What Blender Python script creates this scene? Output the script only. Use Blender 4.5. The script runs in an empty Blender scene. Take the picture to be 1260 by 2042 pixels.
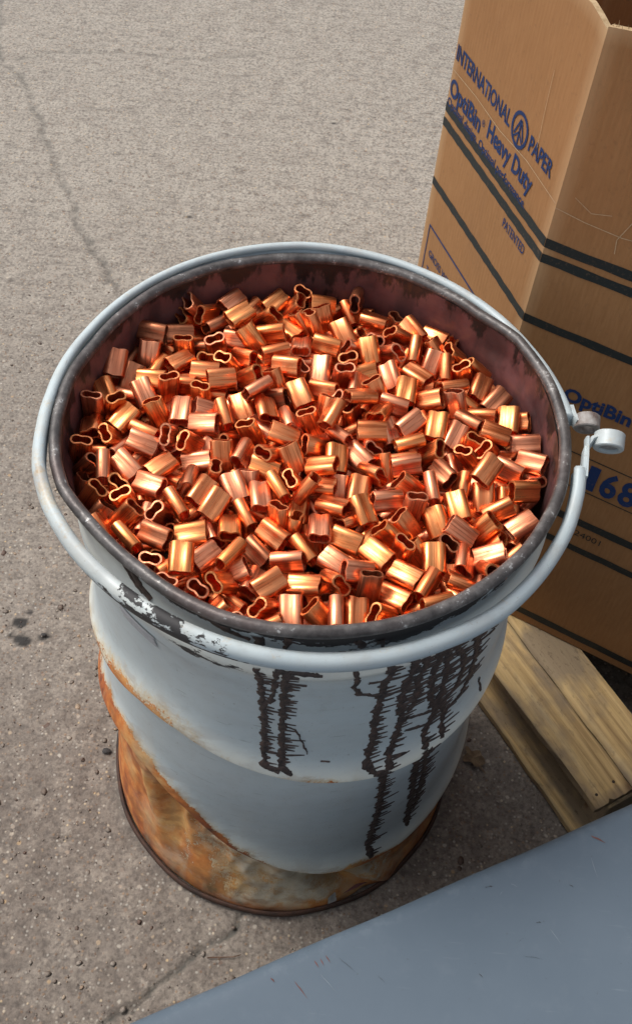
import bpy, math, random
import numpy as np
from mathutils import Vector, Matrix, Quaternion

SC = bpy.context.scene
COL = SC.collection
random.seed(7); RS = np.random.RandomState(11)

# ------------------------------------------------------------------ camera, sky, sun, exposure
def make_camera():
    D, h, pitch, yaw, roll, f = 0.8148645, 1.7333740, 0.9064910, 0.01687768, 0.10717084, 2082.30007
    cy, sy, cp, sp = math.cos(yaw), math.sin(yaw), math.cos(pitch), math.sin(pitch)
    fwd = Vector((sy*cp, cy*cp, -sp)); right = Vector((cy, -sy, 0)); up = right.cross(fwd)
    cr, sr = math.cos(roll), math.sin(roll)
    r = right*cr+up*sr; u = up*cr-right*sr
    M = Matrix.Identity(4)
    for i in range(3):
        M[i][0], M[i][1], M[i][2] = r[i], u[i], -fwd[i]
    M.translation = Vector((0, -D, h))
    cam = bpy.data.cameras.new('camera'); o = bpy.data.objects.new('camera', cam); COL.objects.link(o)
    o.matrix_world = M
    cam.sensor_fit = 'HORIZONTAL'; cam.sensor_width = 36; cam.lens = f/1260*36
    cam.clip_start = .02; cam.clip_end = 400
    SC.camera = o
make_camera()
SUN_EL, SUN_AZ = 55, 156          # degrees; azimuth counter-clockwise from +X
W = bpy.data.worlds.new('World'); SC.world = W; W.use_nodes = True
nt = W.node_tree; bg = nt.nodes['Background']
sky = nt.nodes.new('ShaderNodeTexSky'); sky.sky_type = 'NISHITA'; sky.sun_disc = False
sky.sun_elevation = math.radians(SUN_EL); sky.sun_rotation = math.radians(90-SUN_AZ)
sky.dust_density = 4; sky.air_density = 1.0; sky.ozone_density = 1.0
hs = nt.nodes.new('ShaderNodeHueSaturation'); hs.inputs['Saturation'].default_value = .35   # thin white overcast
nt.links.new(sky.outputs[0], hs.inputs['Color']); nt.links.new(hs.outputs[0], bg.inputs[0])
bg.inputs[1].default_value = .15
sl = bpy.data.lights.new('sun', 'SUN'); sl.energy = 1.5; sl.angle = math.radians(24); sl.color = (1, .96, .90)
so = bpy.data.objects.new('sun', sl); COL.objects.link(so)
sd = Vector((math.cos(math.radians(SUN_AZ))*math.cos(math.radians(SUN_EL)), math.sin(math.radians(SUN_AZ))*math.cos(math.radians(SUN_EL)), math.sin(math.radians(SUN_EL))))
so.rotation_euler = sd.to_track_quat('Z', 'Y').to_euler(); so.location = sd*10
VS = SC.view_settings; VS.view_transform = 'Standard'; VS.look = 'None'; VS.gamma = 1; VS.use_curve_mapping = False
VS.exposure = 0.36
SC.cycles.max_bounces = 10; SC.cycles.glossy_bounces = 7; SC.cycles.diffuse_bounces = 3

# ------------------------------------------------------------------ helpers
def mesh_obj(name, verts, faces, mat=None, parent=None, smooth=False, mats=None, fmat=None, sharp=None):
    me = bpy.data.meshes.new(name)
    me.from_pydata([tuple(v) for v in verts], [], [tuple(f) for f in faces]); me.validate(); me.update()
    for m in (mats or [mat]): me.materials.append(m)
    if fmat is not None: me.polygons.foreach_set('material_index', fmat)
    if smooth:
        me.polygons.foreach_set('use_smooth', [True]*len(me.polygons))
        if sharp: me.set_sharp_from_angle(angle=math.radians(sharp))
    o = bpy.data.objects.new(name, me); COL.objects.link(o)
    if parent: o.parent = parent
    return o
def grid_faces(nu, nv, wrap=False):
    a = np.arange(nu if wrap else nu-1); b = np.arange(nv-1)
    A, B = np.meshgrid(a, b, indexing='ij'); A = A.ravel(); B = B.ravel(); A2 = (A+1) % nu
    return np.c_[A*nv+B, A2*nv+B, A2*nv+B+1, A*nv+B+1]
def np_mesh(name, V, F, mat, parent=None, smooth=True, sharp=None):
    me = bpy.data.meshes.new(name); V = np.asarray(V, np.float32); F = np.asarray(F, np.int32)
    me.vertices.add(len(V)); me.vertices.foreach_set('co', V.ravel())
    k = F.shape[1]
    me.loops.add(F.size); me.loops.foreach_set('vertex_index', F.ravel())
    me.polygons.add(len(F)); me.polygons.foreach_set('loop_start', np.arange(0, F.size, k, dtype=np.int32))
    me.polygons.foreach_set('loop_total', np.full(len(F), k, np.int32))
    me.update(calc_edges=True); me.validate()
    if smooth:
        me.polygons.foreach_set('use_smooth', np.ones(len(me.polygons), bool))
        if sharp: me.set_sharp_from_angle(angle=math.radians(sharp))
    me.materials.append(mat)
    o = bpy.data.objects.new(name, me); COL.objects.link(o)
    if parent: o.parent = parent
    return o
def attr(o, name, vals):
    a = o.data.attributes.new(name, 'FLOAT', 'POINT'); a.data.foreach_set('value', np.asarray(vals, np.float32).ravel())
def thing(name, label, cat, loc=(0, 0, 0), rz=0, group=None):
    o = bpy.data.objects.new(name, None); COL.objects.link(o); o.location = loc; o.rotation_euler = (0, 0, rz)
    o.empty_display_size = .1
    return tag(o, label, cat, group)
def tag(o, label, cat, group=None, kind=None):
    if label: o['label'] = label
    if cat: o['category'] = cat
    if group: o['group'] = group
    if kind: o['kind'] = kind
    return o
def box_mesh(x0, x1, y0, y1, z0, z1, c=0.0):
    """box with small chamfers"""
    import bmesh
    bm = bmesh.new(); r = bmesh.ops.create_cube(bm, size=1)
    for v in bm.verts: v.co = Vector(((x0+x1)/2+v.co.x*(x1-x0), (y0+y1)/2+v.co.y*(y1-y0), (z0+z1)/2+v.co.z*(z1-z0)))
    if c: bmesh.ops.bevel(bm, geom=list(bm.edges), offset=c, segments=1, affect='EDGES')
    v = [tuple(q.co) for q in bm.verts]; bm.verts.index_update(); f = [[q.index for q in p.verts] for p in bm.faces]
    bm.free(); return v, f
def vnoise(x, y, seed=0, _VN={}):
    """2-D value noise, numpy"""
    if seed not in _VN: _VN[seed] = np.random.RandomState(seed).rand(256, 256)
    r = _VN[seed]
    xi = np.floor(x).astype(int); yi = np.floor(y).astype(int); fx = x-xi; fy = y-yi
    fx = fx*fx*(3-2*fx); fy = fy*fy*(3-2*fy); xi &= 255; yi &= 255; x2 = (xi+1) & 255; y2 = (yi+1) & 255
    return (r[xi, yi]*(1-fx)+r[x2, yi]*fx)*(1-fy)+(r[xi, y2]*(1-fx)+r[x2, y2]*fx)*fy

# ------------------------------------------------------------------ material helpers
class N:
    def __init__(s, name, rough=.6, metal=0.0, spec=.5):
        s.m = bpy.data.materials.new(name); s.m.use_nodes = True; s.t = s.m.node_tree
        s.b = s.t.nodes['Principled BSDF']; s.b.inputs['Roughness'].default_value = rough
        s.b.inputs['Metallic'].default_value = metal; s.b.inputs['Specular IOR Level'].default_value = spec
        s._tc = None
    def n(s, typ, **kw):
        o = s.t.nodes.new(typ)
        for k, v in kw.items(): setattr(o, k, v)
        return o
    def lk(s, a, b): s.t.links.new(a, b)
    def inp(s, sock, v):
        if hasattr(v, 'is_linked') or isinstance(v, bpy.types.NodeSocket): s.lk(v, sock)
        else: sock.default_value = v
    def obj(s):
        if not s._tc: s._tc = s.n('ShaderNodeTexCoord')
        return s._tc.outputs['Object']
    def at(s, name): return s.n('ShaderNodeAttribute', attribute_name=name)
    def map(s, vec, scale=(1, 1, 1), loc=(0, 0, 0), rot=(0, 0, 0)):
        o = s.n('ShaderNodeMapping'); s.lk(vec, o.inputs['Vector']); o.inputs['Scale'].default_value = scale
        o.inputs['Location'].default_value = loc; o.inputs['Rotation'].default_value = rot; return o.outputs[0]
    def noise(s, vec, scale, detail=3, rough=.5, dist=0.0):
        o = s.n('ShaderNodeTexNoise'); s.lk(vec, o.inputs['Vector']); o.inputs['Scale'].default_value = scale
        o.inputs['Detail'].default_value = detail; o.inputs['Roughness'].default_value = rough; o.inputs['Distortion'].default_value = dist
        return o.outputs['Fac']
    def voro(s, vec, scale, feat='F1', out='Distance', rnd=1.0):
        o = s.n('ShaderNodeTexVoronoi', feature=feat); s.lk(vec, o.inputs['Vector']); o.inputs['Scale'].default_value = scale
        o.inputs['Randomness'].default_value = rnd; return o.outputs[out]
    def ramp(s, fac, stops):
        o = s.n('ShaderNodeValToRGB'); s.lk(fac, o.inputs[0]); e = o.color_ramp.elements
        while len(e) < len(stops): e.new(.5)
        for q, (p, c) in zip(e, stops):
            q.position = p; q.color = (c, c, c, 1) if not hasattr(c, '__len__') else (*c, 1)
        return o.outputs[0]
    def math(s, op, a, b=0.0, c=0.0, clamp=False):
        o = s.n('ShaderNodeMath', operation=op, use_clamp=clamp); s.inp(o.inputs[0], a); s.inp(o.inputs[1], b)
        if op == 'MULTIPLY_ADD': s.inp(o.inputs[2], c)
        return o.outputs[0]
    def mix(s, fac, a, b, mode='MIX'):
        o = s.n('ShaderNodeMix', data_type='RGBA', blend_type=mode); s.inp(o.inputs[0], fac)
        for k, v in ((6, a), (7, b)):
            if isinstance(v, bpy.types.NodeSocket): s.lk(v, o.inputs[k])
            else: o.inputs[k].default_value = (*v, 1)
        return o.outputs[2]
    def color(s, v):
        if isinstance(v, bpy.types.NodeSocket): s.lk(v, s.b.inputs['Base Color'])
        else: s.b.inputs['Base Color'].default_value = (*v, 1)
    def rough(s, v): s.inp(s.b.inputs['Roughness'], v)
    def metal(s, v): s.inp(s.b.inputs['Metallic'], v)
    def bump(s, h, dist=.001, strength=1.0):
        o = s.n('ShaderNodeBump'); s.lk(h, o.inputs['Height']); o.inputs['Distance'].default_value = dist
        o.inputs['Strength'].default_value = strength
        if s.b.inputs['Normal'].is_linked: s.lk(s.b.inputs['Normal'].links[0].from_socket, o.inputs['Normal'])
        s.lk(o.outputs[0], s.b.inputs['Normal'])

# ground: old worn asphalt / concrete
def mat_ground():
    m = N('worn_asphalt', .85, 0, .35); v = m.obj()
    big = m.noise(v, 1.6, 4); mid = m.noise(v, 14, 4, .6); fine = m.noise(v, 130, 3, .65)
    base = m.ramp(big, [(.3, (.150, .122, .100)), (.7, (.265, .228, .192))])
    blo = m.noise(v, 6.5, 5, .7); base = m.mix(m.ramp(blo, [(.42, .0), (.62, .5)]), base, (.135, .105, .086))
    base = m.mix(m.ramp(m.noise(v, 30, 6, .78), [(.46, 0), (.62, .6)]), base, (.37, .32, .265))
    base = m.mix(m.ramp(mid, [(.35, 0), (.7, .6)]), base, (.135, .110, .092))
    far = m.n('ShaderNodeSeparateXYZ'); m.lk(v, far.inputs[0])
    pale = m.math('MULTIPLY_ADD', far.outputs[1], .55, .10, True)        # paler towards the far end of the yard
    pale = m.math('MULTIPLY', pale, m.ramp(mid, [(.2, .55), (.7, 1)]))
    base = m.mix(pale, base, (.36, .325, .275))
    base = m.mix(m.ramp(m.noise(m.map(v, (17, 48, 1)), 1.0, 7, .8), [(.36, .6), (.5, 0)]), base, (.11, .092, .078))
    base = m.mix(m.ramp(fine, [(.35, .6), (.55, 0)]), base, (.06, .048, .042))
    st = m.voro(v, 150); idn = m.voro(v, 150, out='Color')
    sep = m.n('ShaderNodeSeparateColor'); m.lk(idn, sep.inputs[0])
    stone = m.math('MULTIPLY', m.ramp(st, [(.22, 1), (.42, 0)]), m.ramp(sep.outputs[0], [(.55, 0), (.6, 1)]))
    scol = m.ramp(sep.outputs[1], [(0, (.13, .08, .055)), (.3, (.25, .17, .11)), (.6, (.30, .27, .23)), (.9, (.42, .39, .34)), (1, (.5, .36, .2))])
    base = m.mix(m.math('MULTIPLY', stone, .8), base, scol)
    s2 = m.voro(v, 62); i2 = m.n('ShaderNodeSeparateColor'); m.lk(m.voro(v, 62, out='Color'), i2.inputs[0])
    st2 = m.math('MULTIPLY', m.ramp(m.math('ADD', s2, m.math('MULTIPLY', m.noise(v, 190, 2), .25)), [(.28, 1), (.40, 0)]), m.ramp(i2.outputs[0], [(.80, 0), (.83, 1)]))
    base = m.mix(m.math('MULTIPLY', st2, .75), base, m.ramp(i2.outputs[1], [(0, (.14, .09, .07)), (.4, (.30, .22, .16)), (.75, (.44, .40, .34)), (1, (.40, .26, .13))]))
    wear = m.noise(m.map(v, (5, 26, 1)), 1.0, 6, .75); base = m.mix(m.ramp(wear, [(.5, 0), (.66, .22)]), base, (.14, .122, .106))
    ck = m.at('crack').outputs['Fac']
    ckn = m.math('MULTIPLY', ck, m.ramp(m.noise(v, 26, 4, .65), [(.38, .12), (.6, 1)]))
    base = m.mix(ckn, base, (.085, .08, .07))
    stn = m.at('stain').outputs['Fac']
    base = m.mix(stn, base, (.03, .027, .025))
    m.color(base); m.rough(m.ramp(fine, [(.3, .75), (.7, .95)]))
    h = m.math('ADD', m.math('MULTIPLY', fine, 1.2), m.math('MULTIPLY', m.noise(v, 45, 3), 1.5))
    m.bump(h, .0016, .9); m.bump(blo, .02, .3); m.bump(stone, .0006, .6)
    return m.m
def mat_stone():
    m = N('aggregate_stone', .7, 0, .4); v = m.obj(); a = m.at('tone').outputs['Fac']
    c = m.ramp(a, [(0, (.10, .055, .04)), (.25, (.15, .115, .09)), (.5, (.20, .165, .135)), (.75, (.26, .22, .185)), (.9, (.32, .20, .11)), (1, (.38, .35, .30))])
    m.color(m.mix(m.ramp(m.noise(v, 220, 3), [(.35, .5), (.65, 0)]), c, (.10, .08, .065))); m.bump(m.noise(v, 300, 3), .0006, .8); return m.m
# drum paint
def paint(name, use_masks=True, tint=(.42, .475, .485)):
    m = N(name, .42, 0, .5); v = m.obj()
    w = m.noise(v, 5, 4, .6); f = m.noise(v, 60, 4, .65); hb = m.noise(m.map(v, (3, 3, 90)), 1.0, 3)
    c = m.mix(m.ramp(w, [(.35, 0), (.7, .45)]), tint, tuple(x*f_ for x, f_ in zip(tint, (.80, .84, .88))))
    c = m.mix(m.ramp(hb, [(.45, 0), (.75, .22)]), c, (.46, .50, .50))
    c = m.mix(m.ramp(f, [(.55, 0), (.8, .25)]), c, (.22, .24, .24))
    spk = m.noise(v, 210, 3, .7); c = m.mix(m.ramp(spk, [(.66, 0), (.71, .55)]), c, (.14, .12, .10))
    blot = m.noise(m.map(v, (7, 7, 16)), 1.0, 6, .7); c = m.mix(m.ramp(blot, [(.5, 0), (.7, .22)]), c, (.34, .35, .33))
    r = m.ramp(w, [(.3, .36), (.7, .52)])
    sc = m.noise(m.map(v, (25, 25, 240), rot=(.5, .3, 0)), 1.0, 2)
    c = m.mix(m.ramp(sc, [(.70, 0), (.74, .5)]), c, (.18, .19, .19))
    if use_masks:
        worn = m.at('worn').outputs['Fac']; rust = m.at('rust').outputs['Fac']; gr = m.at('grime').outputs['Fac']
        c = m.mix(m.math('MULTIPLY', worn, m.ramp(m.noise(v, 22, 4, .6), [(.25, .6), (.6, 1)])), c, (.68, .68, .60))  # pale colour: worn paint plus the highlight painted along the drum hoops
        n1 = m.noise(v, 34, 6, .66); n2 = m.noise(v, 9, 4, .6)
        n3 = m.noise(v, 330, 2, .6); rr = m.math('ADD', rust, m.math('MULTIPLY_ADD', n1, 1.2, -.92)); rr = m.math('ADD', rr, m.math('MULTIPLY', n3, .5))
        rm = m.ramp(rr, [(.44, 0), (.52, 1)])
        halo = m.ramp(rr, [(.18, 0), (.5, .75)]); halo_w = m.math('MULTIPLY_ADD', rust, 1.6, .12, True)
        c = m.mix(halo, c, (.50, .36, .17))
        rc = m.ramp(m.math('ADD', m.math('MULTIPLY', n1, .62), m.math('MULTIPLY_ADD', n2, .95, -.24)), [(.34, (.055, .022, .012)), (.45, (.27, .066, .017)), (.58, (.47, .15, .03)), (.76, (.58, .33, .12))])
        c = m.mix(rm, c, rc)
        ol = m.at('olive').outputs['Fac']
        c = m.mix(m.math('MULTIPLY', ol, m.ramp(m.noise(v, 16, 5, .65), [(.3, .2), (.62, 1)])), c, (.40, .235, .075))
        lo = m.math('MULTIPLY', ol, m.ramp(m.noise(v, 13, 6, .68), [(.46, 0), (.58, .9)]))
        c = m.mix(lo, c, (.50, .47, .37))
        cl = m.noise(m.map(v, (20, 20, 46), rot=(.35, .2, 0)), 1.0, 4, .6, .2)
        c = m.mix(m.math('MULTIPLY', m.math('MULTIPLY', m.ramp(cl, [(.50, 0), (.60, 1)]), halo_w), .4), c, (.16, .07, .025))
        dr_ = m.noise(m.map(v, (26, 26, 2.5)), 1.0, 4, .6)
        c = m.mix(m.math('MULTIPLY', m.math('MULTIPLY', m.ramp(dr_, [(.52, 0), (.7, .55)]), halo_w), 1.0), c, (.36, .27, .16))
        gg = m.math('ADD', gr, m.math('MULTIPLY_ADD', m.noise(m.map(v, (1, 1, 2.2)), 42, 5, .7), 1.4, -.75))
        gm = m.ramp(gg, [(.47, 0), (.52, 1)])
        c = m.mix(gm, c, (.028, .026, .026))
        r2 = m.math('MAXIMUM', rm, m.math('MULTIPLY', gm, .6)); r = m.mix(r2, r, (.8, .8, .8))
        m.bump(m.math('ADD', rm, m.math('MULTIPLY', n1, .5)), .0005, .7)
        m.bump(gm, .0006, .6)
    m.color(c); m.rough(r); m.bump(m.noise(v, 35, 3), .0006, .5)
    return m.m
def mat_curl():
    m = N('bare_dark_steel_rim', .42, .35, .5); v = m.obj(); n = m.noise(v, 34, 5, .7); g = m.noise(v, 190, 3, .7); w = m.noise(v, 7, 3)
    c = m.ramp(n, [(.3, (.030, .026, .025)), (.5, (.085, .077, .074)), (.68, (.17, .158, .150))])
    c = m.mix(m.ramp(w, [(.55, 0), (.7, .4)]), c, (.13, .07, .06))
    c = m.mix(m.ramp(m.math('ADD', m.math('MULTIPLY', g, .6), m.math('MULTIPLY', n, .5)), [(.64, 0), (.69, .8)]), c, (.45, .45, .44))
    m.color(c); m.rough(m.ramp(g, [(.3, .55), (.7, .33)])); m.bump(n, .0006, .5); m.bump(g, .0004, .6); return m.m
def mat_lining():
    m = N('maroon_lining', .5, 0, .5); v = m.obj(); n = m.noise(v, 14, 5, .65); st = m.noise(m.map(v, (30, 30, 5)), 1.0, 4, .6); f = m.noise(v, 90, 3)
    c = m.ramp(n, [(.28, (.045, .018, .018)), (.5, (.135, .052, .05)), (.72, (.155, .066, .060))])
    c = m.mix(m.ramp(st, [(.46, 0), (.62, .8)]), c, (.06, .03, .03))
    z = m.n('ShaderNodeSeparateXYZ'); m.lk(v, z.inputs[0])
    top = m.math('MULTIPLY_ADD', z.outputs[2], 14, -11.55, True)
    dk = m.ramp(m.math('ADD', m.math('MULTIPLY', top, .35), m.noise(m.map(v, (24, 24, 9)), 1.0, 5, .7)), [(.60, 0), (.66, .95)])
    c = m.mix(dk, c, (.012, .009, .009))
    m.color(c); m.rough(m.ramp(f, [(.3, .35), (.7, .6)])); m.bump(n, .002, .4); return m.m
def mat_tar():
    m = N('dried_tar', .55, 0, .45); v = m.obj(); n = m.noise(v, 120, 4, .6)
    m.color(m.ramp(n, [(.35, (.026, .019, .017)), (.6, (.058, .037, .030)), (.75, (.10, .055, .040))])); m.bump(n, .0012, .8); return m.m
# copper
def mat_copper(name, base, dark, rough=.24, end=False):
    m = N(name, rough, 1.0); a = m.at('loc').outputs['Vector']
    oi = m.n('ShaderNodeObjectInfo'); off = m.n('ShaderNodeVectorMath', operation='SCALE'); off.inputs[0].default_value = (17.3, 9.1, 5.7)
    m.lk(oi.outputs['Random'], off.inputs['Scale'])
    ad = m.n('ShaderNodeVectorMath', operation='ADD'); m.lk(a, ad.inputs[0]); m.lk(off.outputs[0], ad.inputs[1]); p = ad.outputs[0]
    streak = m.noise(m.map(p, (420, 420, 14)), 1.0, 4, .6); broad = m.noise(m.map(p, (130, 130, 9)), 1.0, 2, .5)
    tarn = m.noise(m.map(p, (60, 60, 60)), 1.0, 4, .65)
    c = m.mix(m.ramp(broad, [(.38, 0), (.68, .8)]), base, dark)
    c = m.mix(m.ramp(streak, [(.50, 0), (.64, .8)]), c, tuple(x*.55 for x in dark))
    c = m.mix(m.ramp(tarn, [(.58, 0), (.72, .5)]), c, tuple(x*.4 for x in dark))
    m.color(c)
    m.rough(m.math('ADD', m.ramp(streak, [(.3, rough-.05), (.7, rough+.14)]), m.ramp(tarn, [(.5, 0), (.75, .16)])))
    m.bump(streak, .00022 if not end else .0005, .6); m.bump(broad, .0004, .4)
    return m.m
# cardboard
def mat_card():
    m = N('kraft_cardboard', .8, 0, .3); v = m.obj()
    n = m.noise(v, 3, 4); fl = m.n('ShaderNodeTexWave', wave_type='BANDS', bands_direction='X'); m.lk(m.at('uz').outputs['Vector'], fl.inputs['Vector'])
    fl.inputs['Scale'].default_value = 40; fl.inputs['Distortion'].default_value = .6
    fib = m.noise(m.map(m.at('uz').outputs['Vector'], (260, 28, 1)), 1.0, 3, .6); sp = m.noise(v, 160, 2)
    c = m.ramp(n, [(.3, (.255, .122, .046)), (.7, (.315, .157, .062))])
    c = m.mix(m.ramp(fib, [(.4, 0), (.75, .28)]), c, (.42, .225, .10))
    c = m.mix(m.math('MULTIPLY', fl.outputs['Fac'], .04), c, (.22, .115, .05))
    c = m.mix(m.ramp(sp, [(.6, 0), (.75, .35)]), c, (.19, .10, .045))
    sm = m.noise(m.map(m.at('uz').outputs['Vector'], (9, 4, 1)), 1.0, 4, .6)
    c = m.mix(m.ramp(sm, [(.55, 0), (.75, .25)]), c, (.20, .11, .055))
    cr = m.at('edge').outputs['Fac']
    c = m.mix(m.math('MULTIPLY', cr, .55), c, (.50, .33, .18))
    m.color(c); m.bump(fl.outputs['Fac'], .0003, .22); m.bump(sm, .004, .4); m.bump(fib, .0003, .5)
    return m.m
def mat_ink(name, col):
    m = N(name, .6, 0, .35); v = m.obj(); n = m.noise(v, 260, 3, .6)
    m.color(m.mix(m.ramp(n, [(.58, 0), (.74, .35)]), col, (.20, .12, .07))); return m.m
def plain(name, c, rough=.8, c2=None, sc=60, bump=.0008):
    m = N(name, rough, 0, .4); v = m.obj(); n = m.noise(v, sc, 4, .6)
    m.color(m.ramp(n, [(.35, c), (.68, c2 or tuple(x*.6 for x in c))])); m.bump(n, bump, .6); return m.m
def mat_wood():
    m = N('weathered_pine', .75, 0, .35); v = m.at('grain').outputs['Vector']
    g = m.noise(m.map(v, (3.2, 70, 40)), 1.0, 4, .55, .4); g2 = m.noise(m.map(v, (11, 330, 100)), 1.0, 5, .7); w = m.noise(m.map(v, (5, 9, 5)), 1.0, 4, .6)
    kn = m.voro(m.map(v, (4.5, 13, 10)), 1.0)
    c = m.ramp(g, [(.28, (.30, .19, .085)), (.5, (.58, .40, .18)), (.72, (.70, .52, .27))])
    c = m.mix(m.ramp(g2, [(.5, 0), (.72, .5)]), c, (.20, .12, .055))
    c = m.mix(m.ramp(w, [(.44, 0), (.56, .75)]), c, (.22, .175, .13))
    dirt = m.noise(m.map(v, (60, 120, 60)), 1.0, 5, .75); c = m.mix(m.math('MULTIPLY', m.ramp(dirt, [(.56, 0), (.66, .6)]), m.ramp(w, [(.36, .15), (.6, 1)])), c, (.09, .06, .035))
    c = m.mix(m.ramp(kn, [(.05, .9), (.12, .35), (.2, 0)]), c, (.13, .065, .028))
    e = m.at('edge').outputs['Fac']; c = m.mix(m.math('MULTIPLY', e, .5), c, (.14, .095, .06))
    m.color(c); m.bump(g, .0012, .6); m.bump(g2, .0008, .7); return m.m
def mat_steel_paint():
    m = N('blue_grey_painted_steel', .5, 0, .3); v = m.obj()
    n = m.noise(v, 4, 5, .6); f = m.noise(v, 26, 5, .65); sc = m.noise(m.map(v, (14, 210, 14), rot=(0, 0, .5)), 1.0, 3, .6); sp = m.noise(v, 240, 2)
    c = m.ramp(n, [(.3, (.082, .110, .140)), (.7, (.098, .128, .160))])
    c = m.mix(m.ramp(f, [(.55, 0), (.75, .15)]), c, (.17, .20, .23))
    c = m.mix(m.ramp(sc, [(.66, 0), (.76, .14)]), c, (.30, .34, .37))
    c = m.mix(m.ramp(sp, [(.72, 0), (.78, .6)]), c, (.07, .08, .09))
    e = m.at('edge').outputs['Fac']
    c = m.mix(m.math('MULTIPLY', e, m.ramp(m.noise(v, 55, 4, .7), [(.5, 0), (.62, .06)])), c, (.38, .42, .45))
    m.color(c); m.rough(m.ramp(f, [(.3, .48), (.7, .62)])); m.bump(n, .002, .3); m.bump(f, .0005, .4); return m.m
def lerp_tab(tab, a):
    """piecewise-linear lookup of a periodic table of (degrees, value ...)"""
    xs = [t[0] for t in tab]
    return [np.interp(a, xs, [t[k] for t in tab]) for k in range(1, len(tab[0]))]
# azimuth in degrees: 0 towards the box, -90 towards the viewer
CURL = [(-180,.292,.866),(-167,.294,.866),(-160,.296,.864),(-153,.295,.861),(-145,.288,.858),(-136,.2825,.855),(-126,.2805,.855),(-117,.283,.858),
        (-105,.288,.862),(-90,.2895,.865),(-47,.2875,.865),(-28,.290,.865),(-12,.293,.866),(17,.295,.868),(34,.297,.868),(47,.290,.866),(61,.290,.866),
        (77,.292,.866),(92,.291,.866),(123,.2905,.866),(138,.290,.866),(162,.287,.866),(180,.292,.866)]
HOOP1 = [(-180,.52),(-160,.55),(-140,.568),(-128,.585),(-116,.582),(-101,.555),(-85,.530),(-67,.512),(-53,.507),(-37,.515),(0,.53),(90,.55),(180,.52)]
HOOP2 = [(-180,.33),(-150,.395),(-137,.405),(-127,.390),(-115,.345),(-102,.274),(-85,.217),(-75,.190),(-63,.178),(-48,.175),(-37,.190),(0,.24),(90,.27),(180,.33)]
def gauss(x, w): return np.exp(-(x/w)**2)
def adeg(d): return (d+180.0) % 360.0-180.0
def drum_radius(a, z):
    """outer radius of the dented drum wall at azimuth a (degrees) and height z"""
    a = adeg(np.asarray(a, float)); z = np.asarray(z, float)
    rc, zc = lerp_tab(CURL, a); h1, = lerp_tab(HOOP1, a); h2, = lerp_tab(HOOP2, a)
    body = .2800-.009*gauss(adeg(a+170), 34)*gauss(z-.60, .22)
    t = np.clip((z-.79)/.05, 0, 1); t = t*t*(3-2*t)
    r = body*(1-t)+(rc-.0075)*t
    r = r+.0085*gauss(z-.783, .013)*(1-.75*gauss(adeg(a+150), 42))
    r = r+.003*gauss(z-.755, .02)
    def hoop(d, w1, w2, amp): return amp*np.where(d > 0, gauss(d, w1), gauss(d, w2))
    r = r+hoop(z-h1, .034, .0055, .0125)+hoop(z-h2, .036, .006, .013)
    # flattened, crumpled foot below the lower hoop
    u = np.clip((h2-z)/np.maximum(h2, .05), 0, 1)
    front = gauss(adeg(a+105), 55)
    r = r-.026*front*np.sin(np.pi*np.clip(u*1.05, 0, 1))**1.5*np.clip(h2/.25, .3, 1.3)
    r = r+(.0075*np.clip(u*1.4-.4, 0, 1))
    ar = np.radians(a)
    cr = np.abs(vnoise((a+200)/17+z*6, z*7+a*.02+40, 8)-.5)*2+.45*np.abs(vnoise((a+200)/7-z*9, z*16+60, 9)-.5)*2
    r = r+.016*(.55-cr)*front*np.sin(np.pi*u)
    r = r-.026*np.maximum(0, 1-np.abs(adeg(a+128)+(z-.16)*55)/6.5)*gauss(z-.19, .085)+.008*np.maximum(0, 1-np.abs(adeg(a+137)+(z-.16)*70)/6)*gauss(z-.17, .1)
    r = r-.030*np.maximum(0, 1-np.abs(adeg(a+68)+(z-.07)*170)/9)*gauss(z-.07, .05)
    r = r+.016*np.maximum(0, 1-np.abs(adeg(a+55)+(z-.07)*110)/7)*gauss(z-.06, .06)
    # shallow dents higher up
    r = r-.004*gauss(adeg(a+118), 16)*gauss(z-.68, .05)-.004*gauss(adeg(a+50), 20)*gauss(z-.40, .05)
    r = r+.0012*np.sin(ar*4+2)*np.sin(z*9+1)
    return r
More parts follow.
